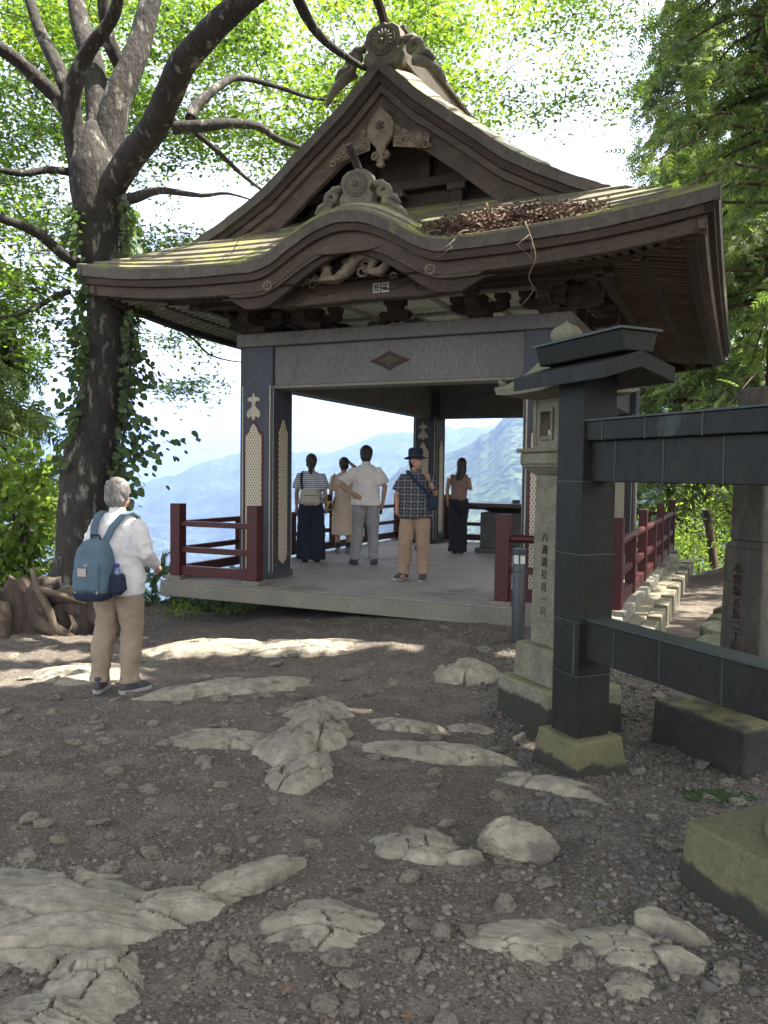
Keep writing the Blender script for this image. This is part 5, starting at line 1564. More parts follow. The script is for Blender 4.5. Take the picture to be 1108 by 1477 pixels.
# ------------------------------------------------------------------ conifers and shrubs
def conifer(name, label, x, y, z0, H, R, nb, per, seed, mat=L_CON, trunk_r=.22, zlo=.12, group='conifers beside the path', fsize=(.28, .5), keep=None):
    t = thing(name, label, 'tree', (x, y, z0), 0, group); r = np.random.default_rng(seed)
    MB().tube([(0, 0, -1.0), (.05, 0, H * .35), (.1, .05, H * .7), (.1, .05, H)], [trunk_r * 1.15, trunk_r * .85, trunk_r * .5, .03], 12, jit=.05).build('trunk', MT['barkc'], t, smooth=True)
    P = []; D = []; mb = MB()
    for k in range(nb):
        f = zlo + (1 - zlo) * r.random(); z = H * f; L = R * (1 - f) ** .55 * r.uniform(.55, 1.1) + .3; a = r.uniform(0, 6.283)
        d = np.array([math.cos(a), math.sin(a), 0]); ts = np.sqrt(r.random(per)) * 1.0
        if keep is not None and not keep(x + d[0] * L * .7, y + d[1] * L * .7, z0 + z): continue
        ctr = np.array([.1, .05, z])[None] + d[None] * (L * ts)[:, None]; ctr[:, 2] += L * (.22 * ts - .55 * ts ** 2)
        ctr += r.normal(0, .16, (per, 3)) * np.array([1, 1, .55])
        P.append(ctr); dd = d[None] * .7 + r.normal(0, .55, (per, 3)); dd[:, 2] -= .35; D.append(dd)
        mb.tube([(.1, .05, z), tuple(np.array([.1, .05, z]) + d * L * .5 + np.array([0, 0, L * (.11 - .14)])), tuple(np.array([.1, .05, z]) + d * L * .95 + np.array([0, 0, L * (.2 - .5)]))], [.035, .022, .008], 5)
    P = np.concatenate(P); D = np.concatenate(D)
    op = in_patch(P + np.array([x, y, z0]), 1.1) & (r.random(len(P)) < .93); P, D = P[~op], D[~op]
    o = scatter('crown', P, D, r.uniform(*fsize, len(P)), FEA_T, FEA_F, mat, t, .5); o.data.update()
    mb.build('branch_spray', MT['barkc'], t)['kind'] = 'stuff'
    return t


def shrub(name, label, pts, n, size, T, F, mat, group, seed=1, cat='shrub'):
    r = np.random.default_rng(seed); x0, y0, z0 = pts[0][:3]
    t = thing(name, label, cat, (x0, y0, z0), 0, group); P = []; D = []; mb = MB()
    for (x, y, z, rx, rz) in pts:
        m = int(n * rx / sum(p[3] for p in pts)); v = r.normal(0, 1, (m, 3)); v /= np.linalg.norm(v, axis=1, keepdims=True); rr = r.random(m) ** .45
        cl_ = 1 + .35 * np.sin(v[:, 0] * 7 + seed) * np.sin(v[:, 1] * 6) * np.cos(v[:, 2] * 5)
        p = v * (rr * cl_)[:, None] * np.array([rx, rx, rz]) + np.array([x - x0, y - y0, z - z0 + rz * .6])
        P.append(p); D.append(v + r.normal(0, .6, (m, 3)))
        for k in range(5):
            a = r.uniform(0, 6.28); e = np.array([math.cos(a) * rx * .6, math.sin(a) * rx * .6, rz * 1.2]); b = np.array([x - x0, y - y0, z - z0 - .3])
            mb.tube([tuple(b), tuple(b + e * .5 + np.array([0, 0, .1])), tuple(b + e)], [.03, .02, .006], 5)
    P = np.concatenate(P); D = np.concatenate(D)
    scatter('foliage', P, D, r.uniform(size[0], size[1], len(P)), T, F, mat, t, .8, .6)
    mb.build('stem_spray', MT['bark'], t)['kind'] = 'stuff'
    return t


nar = lambda x, y, z: True
conifer('cypress_tree', 'tall dense dark cypress with feathery drooping sprays close to the roof corner', 6.0, 12.2, gz(6.0, 12.2), 16, 3.0, 190, 60, 5, trunk_r=.2, zlo=.22, fsize=(.17, .34), keep=lambda x, y, z: x > 3.4 + .0 * z and not (x < 4.6 and y < 11 and z < 5.2))
conifer('cypress_tree', 'thick-trunked cypress growing on the bank beside the monument', 8.2, 13.6, gz(8.2, 13.6), 18, 3.0, 150, 60, 6, trunk_r=.32, zlo=.2, fsize=(.17, .36))
conifer('cypress_tree', 'slender cypress standing behind the pavilion roof', 8.6, 23.5, -1.5, 18, 3.4, 150, 50, 8, trunk_r=.2, zlo=.12)
conifer('cypress_tree', 'open pale-green cypress beyond the end of the path', 9.4, 18.5, .3, 15, 3.2, 150, 50, 9, trunk_r=.22, zlo=.06)
conifer('cypress_tree', 'low-branched cypress behind the leaning wooden post', 8.0, 21.0, -.8, 11, 3.0, 130, 50, 10, trunk_r=.18, zlo=.04)
conifer('cedar_tree', 'bushy cedar on the slope beyond the stump', -6.7, 12.2, -1.2, 6.6, 1.9, 80, 45, 15, trunk_r=.15, zlo=.05, group='conifers below the verge')
conifer('cedar_tree', 'cedar with light tips farther down the slope past the maple', -8.8, 15.5, -3.0, 10.0, 2.6, 75, 45, 16, trunk_r=.18, zlo=.05, group='conifers below the verge')

sh_r = 'shrubs beyond the path'
shrub('leafy_shrub', 'bright yellow-green shrub in the sun where the path ends', [(5.6, 15.6, -.5, .9, .8), (6.6, 16.6, -.4, .9, .8)], 2600, (.06, .11), LANCE_T, LANCE_F, L_BUSH, sh_r, 3)
shrub('leafy_shrub', 'tall light green shrub between the path end and the cypress trunks', [(7.4, 17.4, -.3, 1.2, 1.4), (5.6, 18.0, -1.0, 1.2, 1.4)], 3000, (.07, .13), LANCE_T, LANCE_F, L_BUSH, sh_r, 4)
shrub('leafy_shrub', 'green shrub growing on the bank above the path rocks', [(5.6, 12.2, 1.0, .55, .5)], 900, (.05, .1), LANCE_T, LANCE_F, L_BUSH, sh_r, 5)
shrub('leafy_shrub', 'sunlit shrub seen through the rear railing by the stone table', [(3.0, 17.6, -1.2, .9, 1.2), (1.9, 18.0, -1.5, .8, 1.1)], 2400, (.07, .12), LANCE_T, LANCE_F, L_BUSH, 'shrubs below the deck', 6)
shrub('leafy_shrub', 'small sunlit shrub poking up behind the stone table', [(4.6, 17.0, -1.0, .9, 1.1)], 1400, (.07, .12), LANCE_T, LANCE_F, L_BUSH, 'shrubs below the deck', 7)
shrub('feathery_shrub', 'feathery grey-green shrub reaching up beside the deck corner', [(-3.3, 11.6, -1.0, .8, .9), (-2.5, 12.4, -1.2, .8, .8)], 800, (.22, .4), FRN_T, FRN_F, L_FERN, 'shrubs below the deck', 8)
shrub('feathery_shrub', 'feathery shrub below the deck edge near the foundation', [(-1.9, 11.2, -1.1, .7, .7), (-2.6, 10.8, -.9, .5, .5)], 700, (.18, .34), FRN_T, FRN_F, L_FERN, 'shrubs below the deck', 9)
shrub('feathery_shrub', 'feathery shrub on the slope seen through the side railing', [(-1.5, 14.2, -1.6, .9, 1.0), (-.4, 16.0, -2.0, .9, 1.0)], 800, (.22, .4), FRN_T, FRN_F, L_FERN, 'shrubs below the deck', 10)
shrub('leafy_shrub', 'low bright green weeds at the lip under the deck corner', [(-2.6, 10.15, -.25, .35, .2), (-2.0, 10.25, -.3, .35, .2)], 420, (.05, .09), LANCE_T, LANCE_F, L_BUSH, 'shrubs below the deck', 11)
shrub('leafy_shrub', 'broad-leaved yellow-green shrub against the maple trunk', [(-5.3, 11.2, -.1, .75, 1.1), (-5.0, 11.0, .9, .55, .8)], 1700, (.06, .12), HEART_T, HEART_F, L_BUSH, 'shrubs beside the maple', 12)
shrub('leafy_shrub', 'dense fine-leaved shrub behind the hollow stump', [(-5.2, 10.2, -.6, .9, .7), (-6.2, 10.4, -.4, .9, .9), (-4.7, 10.6, -.5, .5, .6)], 3000, (.05, .1), LANCE_T, LANCE_F, L_BUSH, 'shrubs beside the maple', 13)
# moss patch by the monument base
def moss_s(n):
    a = RNG.uniform(0, 6.28, n); r = np.sqrt(RNG.random(n)); x = 1.92 + .22 * r * np.cos(a); y = 4.42 + .12 * r * np.sin(a)
    return np.stack([x, y, ground_z(x, y) + .004], -1)
gravel(2200, 'moss', 'dark green moss cushion at the foot of the monument base', moss_s, .004, .012, leaf_mat('moss_green', (.045, .085, .02), (.06, .1, .02), .3, .2))
bpy.data.objects['moss']['category'] = 'moss'
# ------------------------------------------------------------------ people
def cloth(name, c, c2=None, **k):
    kw = dict(scale=5, rough=.9, bump=0, bscale=60); kw.update(k); return M(name, c, c2 or tuple(x * .85 for x in c), **kw)


SKIN = M('skin', (.42, .25, .17), (.36, .20, .135), 8, .55, .08, 60)
HAIR_D = M('dark_hair', (.018, .014, .012), (.035, .026, .02), 30, .45, .5, 60, stretch=(3, 3, .4))
HAIR_G = M('grey_hair', (.30, .29, .27), (.12, .115, .11), 24, .6, .6, 60, stretch=(3, 3, .5))
SHOE_D = M('dark_shoe', (.035, .035, .045), (.06, .06, .07), 20, .6, .1, 60)
SHOE_G = M('grey_shoe', (.20, .21, .23), (.13, .135, .15), 20, .7, .1, 60)
SOLE = M('pale_sole', (.42, .41, .38), None, 20, .7, .1, 60)
BLACK = M('black_item', (.015, .015, .018), None, 20, .5, .05, 60)


def pattern_mat(name, kind):
    m = bpy.data.materials.new(name); m.use_nodes = True; nt = m.node_tree; N = nt.nodes; L = nt.links; b = N['Principled BSDF']; b.inputs['Roughness'].default_value = .9
    co = N.new('ShaderNodeTexCoord').outputs['Object']
    r = N.new('ShaderNodeValToRGB'); r.color_ramp.interpolation = 'LINEAR'
    if kind == 'stripe':
        w = N.new('ShaderNodeTexWave'); w.bands_direction = 'Z'; w.inputs['Scale'].default_value = 10.5; w.inputs['Distortion'].default_value = .6; w.inputs['Detail Scale'].default_value = .6; L.new(co, w.inputs[0]); L.new(w.outputs['Fac'], r.inputs[0])
        e = r.color_ramp.elements; e[0].position = .58; e[0].color = (.50, .50, .52, 1); e[1].position = .72; e[1].color = (.06, .065, .11, 1)
    elif kind == 'tile':
        mp = N.new('ShaderNodeMapping'); mp.inputs['Scale'].default_value = (1, .0, 1); L.new(co, mp.inputs[0])
        v = N.new('ShaderNodeTexVoronoi'); v.distance = 'CHEBYCHEV'; v.inputs['Scale'].default_value = 11; v.inputs['Randomness'].default_value = .0; L.new(mp.outputs[0], v.inputs[0])
        w = N.new('ShaderNodeMath'); w.operation = 'SINE'; w2 = N.new('ShaderNodeMath'); w2.operation = 'MULTIPLY'; w2.inputs[1].default_value = 17; L.new(v.outputs['Distance'], w2.inputs[0]); L.new(w2.outputs[0], w.inputs[0]); L.new(w.outputs[0], r.inputs[0])
        e = r.color_ramp.elements; e[0].position = .35; e[0].color = (.022, .025, .04, 1); e[1].position = 1.0; e[1].color = (.15, .145, .14, 1)
    elif kind == 'bag':
        v = N.new('ShaderNodeTexNoise'); v.inputs['Scale'].default_value = 9; L.new(co, v.inputs[0]); L.new(v.outputs[0], r.inputs[0]); r.color_ramp.interpolation = 'CONSTANT'
        e = r.color_ramp.elements; e[0].position = 0; e[0].color = (.02, .02, .02, 1); e[1].position = .5; e[1].color = (.55, .42, .04, 1)
    L.new(r.outputs[0], b.inputs['Base Color']); return m


def remeshed(mb, name, mat, parent, voxel=.012, smooth=4, fold=0., freq=(9, 9, 5), seed=0., smf=.5):
    me = bpy.data.meshes.new('tmp'); me.from_pydata(mb.v, [], mb.f); me.validate()
    bm = bmesh.new(); bm.from_mesh(me); bmesh.ops.recalc_face_normals(bm, faces=bm.faces[:]); bm.to_mesh(me); bm.free()
    ob = bpy.data.objects.new('tmp', me); COL.objects.link(ob)
    r = ob.modifiers.new('r', 'REMESH'); r.mode = 'VOXEL'; r.voxel_size = voxel
    if smooth: s = ob.modifiers.new('s', 'SMOOTH'); s.factor = smf; s.iterations = smooth
    dg = bpy.context.evaluated_depsgraph_get(); out = bpy.data.meshes.new_from_object(ob.evaluated_get(dg))
    bpy.data.objects.remove(ob); bpy.data.meshes.remove(me)
    if fold:
        n = len(out.vertices); co = np.empty(n * 3, np.float32); no = np.empty(n * 3, np.float32); out.vertices.foreach_get('co', co); out.vertices.foreach_get('normal', no)
        co = co.reshape(-1, 3); no = no.reshape(-1, 3); off = seed * 7.3
        d = np.array([mnoise.noise((p[0] * freq[0] + off, p[1] * freq[1], p[2] * freq[2] + p[0] * 3)) + .45 * (1 - 2.2 * abs(mnoise.noise((p[0] * freq[0] * 1.7 + p[2] * 5, p[1] * freq[1] * 1.7 + off, p[2] * freq[2] * 1.9)))) for p in co.tolist()], np.float32)
        co += no * (d * fold)[:, None]; out.vertices.foreach_set('co', co.ravel())
    out.name = name; out.materials.clear(); out.materials.append(mat)
    out.polygons.foreach_set('use_smooth', [True] * len(out.polygons)); out.update()
    o = bpy.data.objects.new(name, out); return link(o, parent)


def hand(mb, wrist, direc, palm_n, side, curl=.5, sc=1.0):
    """palm, four fingers of different length and a thumb leaving the side of the palm"""
    d = Vector(direc).normalized(); n = Vector(palm_n); n = (n - d * n.dot(d)).normalized(); s = d.cross(n).normalized() * side
    w = Vector(wrist)
    mb.tube([w - d * .02, w + d * .02, w + d * .055 * sc, w + d * .09 * sc], [.026 * sc, .030 * sc, .036 * sc, .030 * sc], 10, sq=None)
    for k, (o, l) in enumerate(((-.028, .062), (-.0095, .075), (.0095, .080), (.028, .070))):
        b = w + d * (.085 - .004 * abs(k - 2)) * sc + s * o * sc; p = [b]; a = 0
        for j, f in enumerate((.45, .32, .23)):
            a += curl * (.5 if j == 0 else .75); p.append(p[-1] + (d * math.cos(a) + n * math.sin(a)) * l * f * sc)
        mb.tube([b - d * .02] + p, [.010 * sc, .0098 * sc, .009 * sc, .0083 * sc, .0065 * sc], 7)
    t0 = w + d * .03 * sc + s * .026 * sc; t1 = t0 + (s * .75 + d * .6 + n * .25).normalized() * .034 * sc; t2 = t1 + (d * .9 + s * .15 + n * .5 * curl).normalized() * .03 * sc
    mb.tube([t0 - s * .012, t0, t1, t2], [.013 * sc, .0125 * sc, .011 * sc, .008 * sc], 7)


BASE = dict(hipL=(-.09, 0, .90), kneeL=(-.10, .02, .48), ankL=(-.10, -.02, .09), hipR=(.09, 0, .90), kneeR=(.10, .02, .48), ankR=(.10, -.02, .09),
            shL=(-.165, -.01, 1.345), elL=(-.235, -.03, 1.11), wrL=(-.245, .05, .87), shR=(.165, -.01, 1.345), elR=(.235, -.03, 1.11), wrR=(.245, .05, .87), footL=0., footR=0.)
TORSO = [(.82, .155, .105), (.92, .168, .115), (1.03, .152, .105), (1.16, .160, .11), (1.28, .176, .118), (1.35, .160, .102), (1.395, .115, .082), (1.43, .075, .065), (1.46, .056, .056)]


class Person:
    def __init__(s, label, loc, face, H, pose=None, build=1.0, lean=(0, 0), head=(0, 0, 0), female=False):
        s.k = H / 1.70; s.j = dict(BASE); s.j.update(pose or {}); s.build = build; s.lean = lean; s.head_rot = head; s.female = female
        s.root = thing('person', label, 'person', loc, rad(face)); s.root.scale = (s.k,) * 3
        s.hc = Vector((lean[0] * 1.0, .02 + lean[1] * 1.0, 1.582))
        s.R = (Matrix.Rotation(rad(head[0]), 3, 'Z') @ Matrix.Rotation(rad(head[1]), 3, 'X') @ Matrix.Rotation(rad(head[2]), 3, 'Y'))

    def J(s, n): return Vector(s.j[n])

    def tor(s, grow=0., z0=0., z1=9., sc=1.0):
        o = []
        for z, rx, ry in TORSO:
            if z0 <= z <= z1:
                f = max(0, z - .9) / .6
                if s.female: rx *= {.82: 1.04, .92: 1.0, 1.03: .86, 1.16: .86, 1.28: .88, 1.35: .9}.get(z, .9)
                o.append((s.lean[0] * f, s.lean[1] * f, z, rx * s.build * sc + grow, ry * s.build * sc + grow))
        return o

    def hd(s, mb, c, r, n=16, m=12): mb.ell(s.hc + s.R @ Vector(c), r, n, m, s.R)

    def body(s, curl=(.5, .5), palm=((1, 0, 0), (-1, 0, 0)), voxel=.0085, hands=(1, 1)):
        mb = MB(); j = s.J
        mb.rings(s.tor(-.012, .8), 18)
        mb.tube([(s.lean[0] * .85, -.005 + s.lean[1] * .85, 1.40), s.hc + s.R @ Vector((0, -.015, -.085))], [.056, .052], 12)
        s.hd(mb, (0, -.012, .02), (.074, .092, .098)); s.hd(mb, (0, .03, -.055), (.054, .058, .062)); s.hd(mb, (0, .055, -.085), (.03, .03, .028), 10, 7)
        mb.tube([s.hc + s.R @ Vector((0, .078, .012)), s.hc + s.R @ Vector((0, .101, -.022)), s.hc + s.R @ Vector((0, .084, -.032))], [.009, .0135, .011], 8)
        for q in (-1, 1):
            s.hd(mb, (q * .074, -.005, -.012), (.011, .02, .032), 8, 6); s.hd(mb, (q * .03, .078, .024), (.020, .011, .008), 8, 6)
        s.hd(mb, (0, .083, -.062), (.022, .01, .007), 8, 6)
        for sd, i in (('L', 0), ('R', 1)):
            a, e, w = j('sh' + sd), j('el' + sd), j('wr' + sd); b = s.build
            mb.tube([a * 1.0 + Vector((0, 0, 0)), a.lerp(e, .5), e, e.lerp(w, .35), w], [.052 * b, .044 * b, .036 * b, .036 * b, .025], 12)
            if hands[i]: hand(mb, w, w - e, palm[i], (-1 if i == 0 else 1), curl[i], 1.0 if not s.female else .9)
            hp, kn, an = j('hip' + sd), j('knee' + sd), j('ank' + sd)
            mb.tube([hp, hp.lerp(kn, .5), kn, kn.lerp(an, .35), an], [.085, .07, .052, .052, .035], 12); mb.ell(an + Vector((0, .05, -.04)), (.035, .09, .03))
        return remeshed(mb, 'body', SKIN, s.root, voxel, 3)

    def top(s, mat, hem=.80, sleeve='short', grow=.022, loose=0., fold=.010, name='shirt', seed=0., flare=0., neck=1.45):
        mb = MB(); j = s.J
        r = [q for q in s.tor(grow, hem - .02, neck)]
        r = [(x, y, z, rx + loose * S(z, 1.3, .9), ry + loose * S(z, 1.3, .9)) for x, y, z, rx, ry in r]
        x, y, z, rx, ry = r[0]; r = [(x, y, hem, rx + flare, ry + flare)] + r
        mb.rings(r, 20)
        if sleeve:
            for sd in 'LR':
                a, e, w = j('sh' + sd), j('el' + sd), j('wr' + sd); ins = Vector((a.x * .5, a.y, a.z + .012)); g = grow * .8
                if sleeve == 'short': mb.tube([ins, a, a.lerp(e, .35), a.lerp(e, .78)], [.05, .050 + g, .058 + g, .064 + g], 14)
                elif sleeve == 'long': mb.tube([ins, a, a.lerp(e, .5), e, e.lerp(w, .5), e.lerp(w, .86)], [.05, .050 + g, .050 + g, .046 + g, .042 + g, .032 + g], 14)
                elif sleeve == 'none': mb.tube([ins, a.lerp(ins, .25)], [.055, .052 + g * .5], 12)
        return remeshed(mb, name, mat, s.root, .0095, 9, fold * 1.5, (6.5, 6.5, 6), seed)

    def trousers(s, mat, w=(.105, .092, .085), hem=.075, waist=1.02, fold=.010, seed=1., name='trousers'):
        mb = MB(); j = s.J
        mb.rings([q for q in s.tor(.008, .8, waist + .02)] if True else [], 18)
        for sd in 'LR':
            hp, kn, an = j('hip' + sd), j('knee' + sd), j('ank' + sd); e = an.copy(); e.z = hem if abs(an.z - .09) < .03 else an.z - .02
            mb.tube([hp + Vector((0, 0, .06)), hp - Vector((0, 0, .06)), hp.lerp(kn, .5), kn, kn.lerp(e, .4) + Vector((0, -.018, 0)), kn.lerp(e, .8) + Vector((0, -.008, 0)), e], [w[0] * .8, w[0] * .96, (w[0] + w[1]) / 2 * .98, w[1] * .93, (w[1] * 1.05 + w[2]) / 2, w[2] * .95, w[2] * 1.08], 16)
        return remeshed(mb, name, mat, s.root, .010, 5, fold * 1.35, (8, 8, 5.5), seed)

    def shoes(s, up_m, sole_m, sc=1.0):
        for sd in 'LR':
            a = s.J('ank' + sd); yaw = rad(s.j['foot' + sd]); g = bpy.data.objects.new('shoe', None); link(g, s.root)
            g.location = (a.x, a.y, a.z - .09); g.rotation_euler = (0, 0, yaw); g.scale = (sc,) * 3
            MB().rings([(0, .045, 0, .042, .132), (0, .045, .026, .046, .138), (0, .045, .03, .045, .135)], 22, 2.6).build('sole', sole_m, g, smooth=True, angle=50)
            mb = MB().rings([(0, .045, .025, .042, .130), (0, .04, .05, .043, .125), (0, .02, .075, .038, .095), (0, -.015, .10, .034, .06), (0, -.025, .125, .033, .048)], 20, 2.4)
            remeshed(mb, 'upper', up_m, g, .008, 3)

    def cap_hair(s, mat, grow=.012, low=-.06, back=.0, name='hair', fold=.006, extra=None, front=.055):
        mb = MB()
        s.hd(mb, (0, -.02, .032), (.076 + grow, .092 + grow, .093 + grow))
        s.hd(mb, (0, -.05 - back, -.02), (.068 + grow, .058 + grow, .07 - low * .3))
        if extra: extra(mb)
        o = remeshed(mb, name, mat, s.root, .007, 2, fold, (40, 40, 8), 3)
        # cut the face free
        me = o.data; bm = bmesh.new(); bm.from_mesh(me); Ri = s.R.transposed(); kill = []
        for v in bm.verts:
            p = Ri @ (v.co - s.hc)
            if p.y > front - .02 * max(0, p.z - .02) * 10 and p.z < .075: kill.append(v)
            elif p.y > .02 and p.z < -.0 and p.z > -.3 and abs(p.x) < .12: kill.append(v)
        bmesh.ops.delete(bm, geom=kill, context='VERTS'); bm.to_mesh(me); bm.free(); return o


def strap(pts, w, t, mat, name, parent, n=None):
    """flat band through points; n gives outward normals"""
    P = [Vector(p) for p in pts]; rings = []
    for i, p in enumerate(P):
        tn = (P[min(i + 1, len(P) - 1)] - P[max(i - 1, 0)]).normalized(); nn = Vector(n[i] if n else (0, -1, 0)); x = tn.cross(nn).normalized(); y = x.cross(tn).normalized()
        rings.append([p - x * w / 2 - y * t / 2, p + x * w / 2 - y * t / 2, p + x * w / 2 + y * t / 2, p - x * w / 2 + y * t / 2])
    return MB().loft(rings).build(name, mat, parent, bevel=.002)


def rbox(spec, pw=4.5, n=28): return MB().rings(spec, n, pw)


dz = ZD + .007
# --- the older man in the clearing, seen from behind
gm = gz(-2.12, 6.24)
A = Person('man in white shirt and khaki trousers standing on the dirt wearing a backpack', (-2.10, 6.24, gm), -12, 1.69,
           dict(ankL=(-.15, -.03, .09), ankR=(.10, .0, .09), kneeL=(-.125, .02, .48), kneeR=(.10, .03, .48), footL=12, footR=-30, elL=(-.25, -.02, 1.12), wrL=(-.17, .19, 1.03), elR=(.25, -.02, 1.12), wrR=(.215, .20, 1.0)), 1.04, head=(-10, 5, 0))
A.body(); A.top(cloth('white_shirt', (.66, .63, .61)), .80, 'long', .024, .02, .014, seed=1)
A.trousers(cloth('khaki_trousers', (.27, .21, .145)), (.112, .092, .072), .085, 1.02, .013, 2); A.shoes(SHOE_D, SOLE, 1.06)
def collar(p, mat):
    mb = MB(); x, y = p.lean[0] * .85, p.lean[1] * .85 - .005
    mb.loft([[(x + .068 * math.cos(a), y + .066 * math.sin(a), 1.425 + .015 * math.sin(a)) for a in np.linspace(0, 6.283, 20, endpoint=False)], [(x + .062 * math.cos(a), y + .062 * math.sin(a), 1.475 + .012 * -math.sin(a)) for a in np.linspace(0, 6.283, 20, endpoint=False)]], caps=False)
    o = mb.build('collar', mat, p.root, smooth=True); m = o.modifiers.new('t', 'SOLIDIFY'); m.thickness = .006
collar(A, bpy.data.materials['white_shirt'])
A.cap_hair(HAIR_G, .014, -.05, .004, fold=.012)
mbb = MB(); A.hd(mbb, (.005, -.045, .115), (.035, .04, .018)); mbb.build('bald_spot', SKIN, A.root, smooth=True)

BK = thing('backpack', 'blue-grey hiking backpack worn over a white shirt', 'backpack', A.root.location, rad(-12)); BK.scale = A.root.scale
BLUE = cloth('backpack_blue', (.085, .135, .165), (.065, .105, .135)); NAVY = cloth('backpack_navy', (.016, .022, .045)); BEIGE = cloth('webbing', (.40, .34, .28))
bx = -.055
remeshed(rbox([(bx, -.245, .80, .10, .07), (bx, -.255, .84, .135, .095), (bx, -.25, .95, .145, .10), (bx, -.245, 1.08, .14, .095), (bx, -.235, 1.17, .12, .085), (bx, -.22, 1.225, .085, .06), (bx, -.21, 1.245, .04, .03)]), 'main_body', BLUE, BK, .010, 3, .008, (9, 9, 6), 4)
remeshed(rbox([(bx - .005, -.32, .83, .08, .03), (bx - .005, -.335, .87, .105, .045), (bx - .005, -.335, .98, .11, .045), (bx, -.325, 1.07, .10, .04), (bx, -.315, 1.10, .07, .025)]), 'front_pocket', BLUE, BK, .009, 3, .007, (10, 10, 6), 5)
remeshed(rbox([(bx, -.26, .775, .09, .06), (bx, -.262, .79, .125, .09), (bx, -.265, .845, .142, .103), (bx, -.26, .85, .1, .08)]), 'bottom_panel', NAVY, BK, .010, 2)
strap([(bx - .035, -.21, 1.235), (bx - .03, -.235, 1.275), (bx + .03, -.235, 1.275), (bx + .035, -.21, 1.235)], .02, .008, NAVY, 'top_handle', BK)
for s, x in ((-1, -.13), (1, .075)):
    strap([(bx + s * .045, -.19, 1.20), (x * .75 + bx * .3, -.155, 1.33), (s * .105, -.115, 1.425), (s * .115, -.02, 1.447), (s * .12, .08, 1.41), (s * .125, .14, 1.30), (s * .13, .15, 1.10), (s * .17, .05, .93), (bx + s * .13, -.16, .85)], .058, .014, BLUE, 'shoulder_strap', BK,
          [(0, -1, .3), (0, -1, .5), (0, -.6, 1), (0, 0, 1), (0, .7, 1), (0, 1, .2), (0, 1, 0), (s, .4, 0), (s, -.3, 0)])
for x in (-.085, .08): strap([(bx + x, -.345 + abs(x) * .2, 1.04), (bx + x * 1.05, -.386 + abs(x) * .2, .98), (bx + x * 1.1, -.384 + abs(x) * .2, .88), (bx + x * 1.1, -.36 + abs(x) * .2, .80)], .018, .006, BEIGE, 'compression_strap', BK)
strap([(bx - .135, -.29, 1.075), (bx, -.372, 1.055), (bx + .13, -.29, 1.075)], .014, .006, BEIGE, 'cross_strap', BK, [(-.5, -1, 0), (0, -1, 0), (.5, -1, 0)])
MB().box(bx - .055, bx + .015, -.388, -.384, .975, 1.035).build('patch', BEIGE, BK)
remeshed(rbox([(bx + .17, -.225, .82, .03, .04), (bx + .185, -.225, .86, .055, .06), (bx + .18, -.225, .96, .05, .055), (bx + .175, -.225, .98, .04, .05)]), 'side_pocket', NAVY, BK, .008, 3, .006, (12, 12, 8), 2)
bt = thing('water_bottle', 'small bottle with blue cap in the backpack side pocket', 'bottle', A.root.location, rad(-12)); bt.scale = A.root.scale
MB().lathe([(.026, .86), (.027, .88), (.027, 1.0), (.018, 1.03), (.014, 1.035)], 16, (bx + .178, -.225, 0)).build('body', M('bottle_plastic', (.12, .18, .30), None, 5, .2, 0, 10), bt, smooth=True, angle=40)
MB().lathe([(.017, 1.036), (.017, 1.06), (.001, 1.062)], 16, (bx + .178, -.225, 0)).build('cap', M('blue_cap', (.03, .05, .35), None, 5, .4, 0, 10), bt, smooth=True, angle=40)

# --- woman with striped tee
B = Person('woman in striped tee and wide navy trousers facing the valley', (-1.10, 11.92, dz), -4, 1.62, dict(elL=(-.225, -.03, 1.10), wrL=(-.235, .02, .87), elR=(.225, -.03, 1.10), wrR=(.235, .02, .87), ankL=(-.095, 0, .09), ankR=(.095, 0, .09)), 1.0, head=(0, 2, 0), female=True)
B.body(); B.top(pattern_mat('striped_jersey', 'stripe'), .93, 'short', .026, .02, .010, seed=3, name='striped_tee')
NAVYT = cloth('navy_trousers', (.012, .014, .03)); B.trousers(NAVYT, (.115, .125, .135), .05, 1.03, .012, 3)
B.shoes(BLACK, BLACK, .92)
def pony(mb):
    B_ = B; mb.tube([B_.hc + Vector((0, -.10, -.04)), B_.hc + Vector((0, -.12, -.12)), B_.hc + Vector((.01, -.115, -.22))], [.03, .034, .015], 10)
B.cap_hair(HAIR_D, .012, extra=pony)
bag = thing('crossbody_bag', 'beige crossbody bag slung across a striped tee', 'bag', B.root.location, rad(-4)); bag.scale = B.root.scale
BG = cloth('beige_canvas', (.40, .36, .28))
remeshed(rbox([(.02, -.165, .90, .10, .03), (.02, -.18, .93, .145, .05), (.015, -.18, 1.0, .155, .055), (-.005, -.17, 1.10, .14, .045), (-.03, -.16, 1.16, .09, .02)]), 'pouch', BG, bag, .009, 3, .007, (10, 10, 8), 6)
remeshed(rbox([(.03, -.225, .935, .10, .015), (.03, -.232, .96, .115, .02), (.03, -.23, 1.04, .115, .018), (.03, -.222, 1.06, .1, .01)]), 'front_pocket', BG, bag, .008, 2)
strap([(-.085, -.235, 1.055), (.03, -.252, 1.066), (.145, -.235, 1.055)], .008, .005, BLACK, 'zip', bag)
MB().prism([(-.012, 0), (.012, 0), (0, .018)], -.254, -.25).move(None, (.085, 0, 1.0)).build('logo_mark', BLACK, bag)
strap([(-.10, -.165, 1.12), (-.13, -.155, 1.25), (-.14, -.10, 1.40), (-.13, 0, 1.435), (-.08, .11, 1.36), (.05, .15, 1.2), (.17, .08, 1.05), (.16, -.12, .98)], .035, .006, NAVYT, 'strap', bag, [(0, -1, 0), (0, -1, .2), (0, -.8, .8), (0, 0, 1), (0, 1, .5), (0, 1, 0), (1, .5, 0), (1, -.6, 0)])

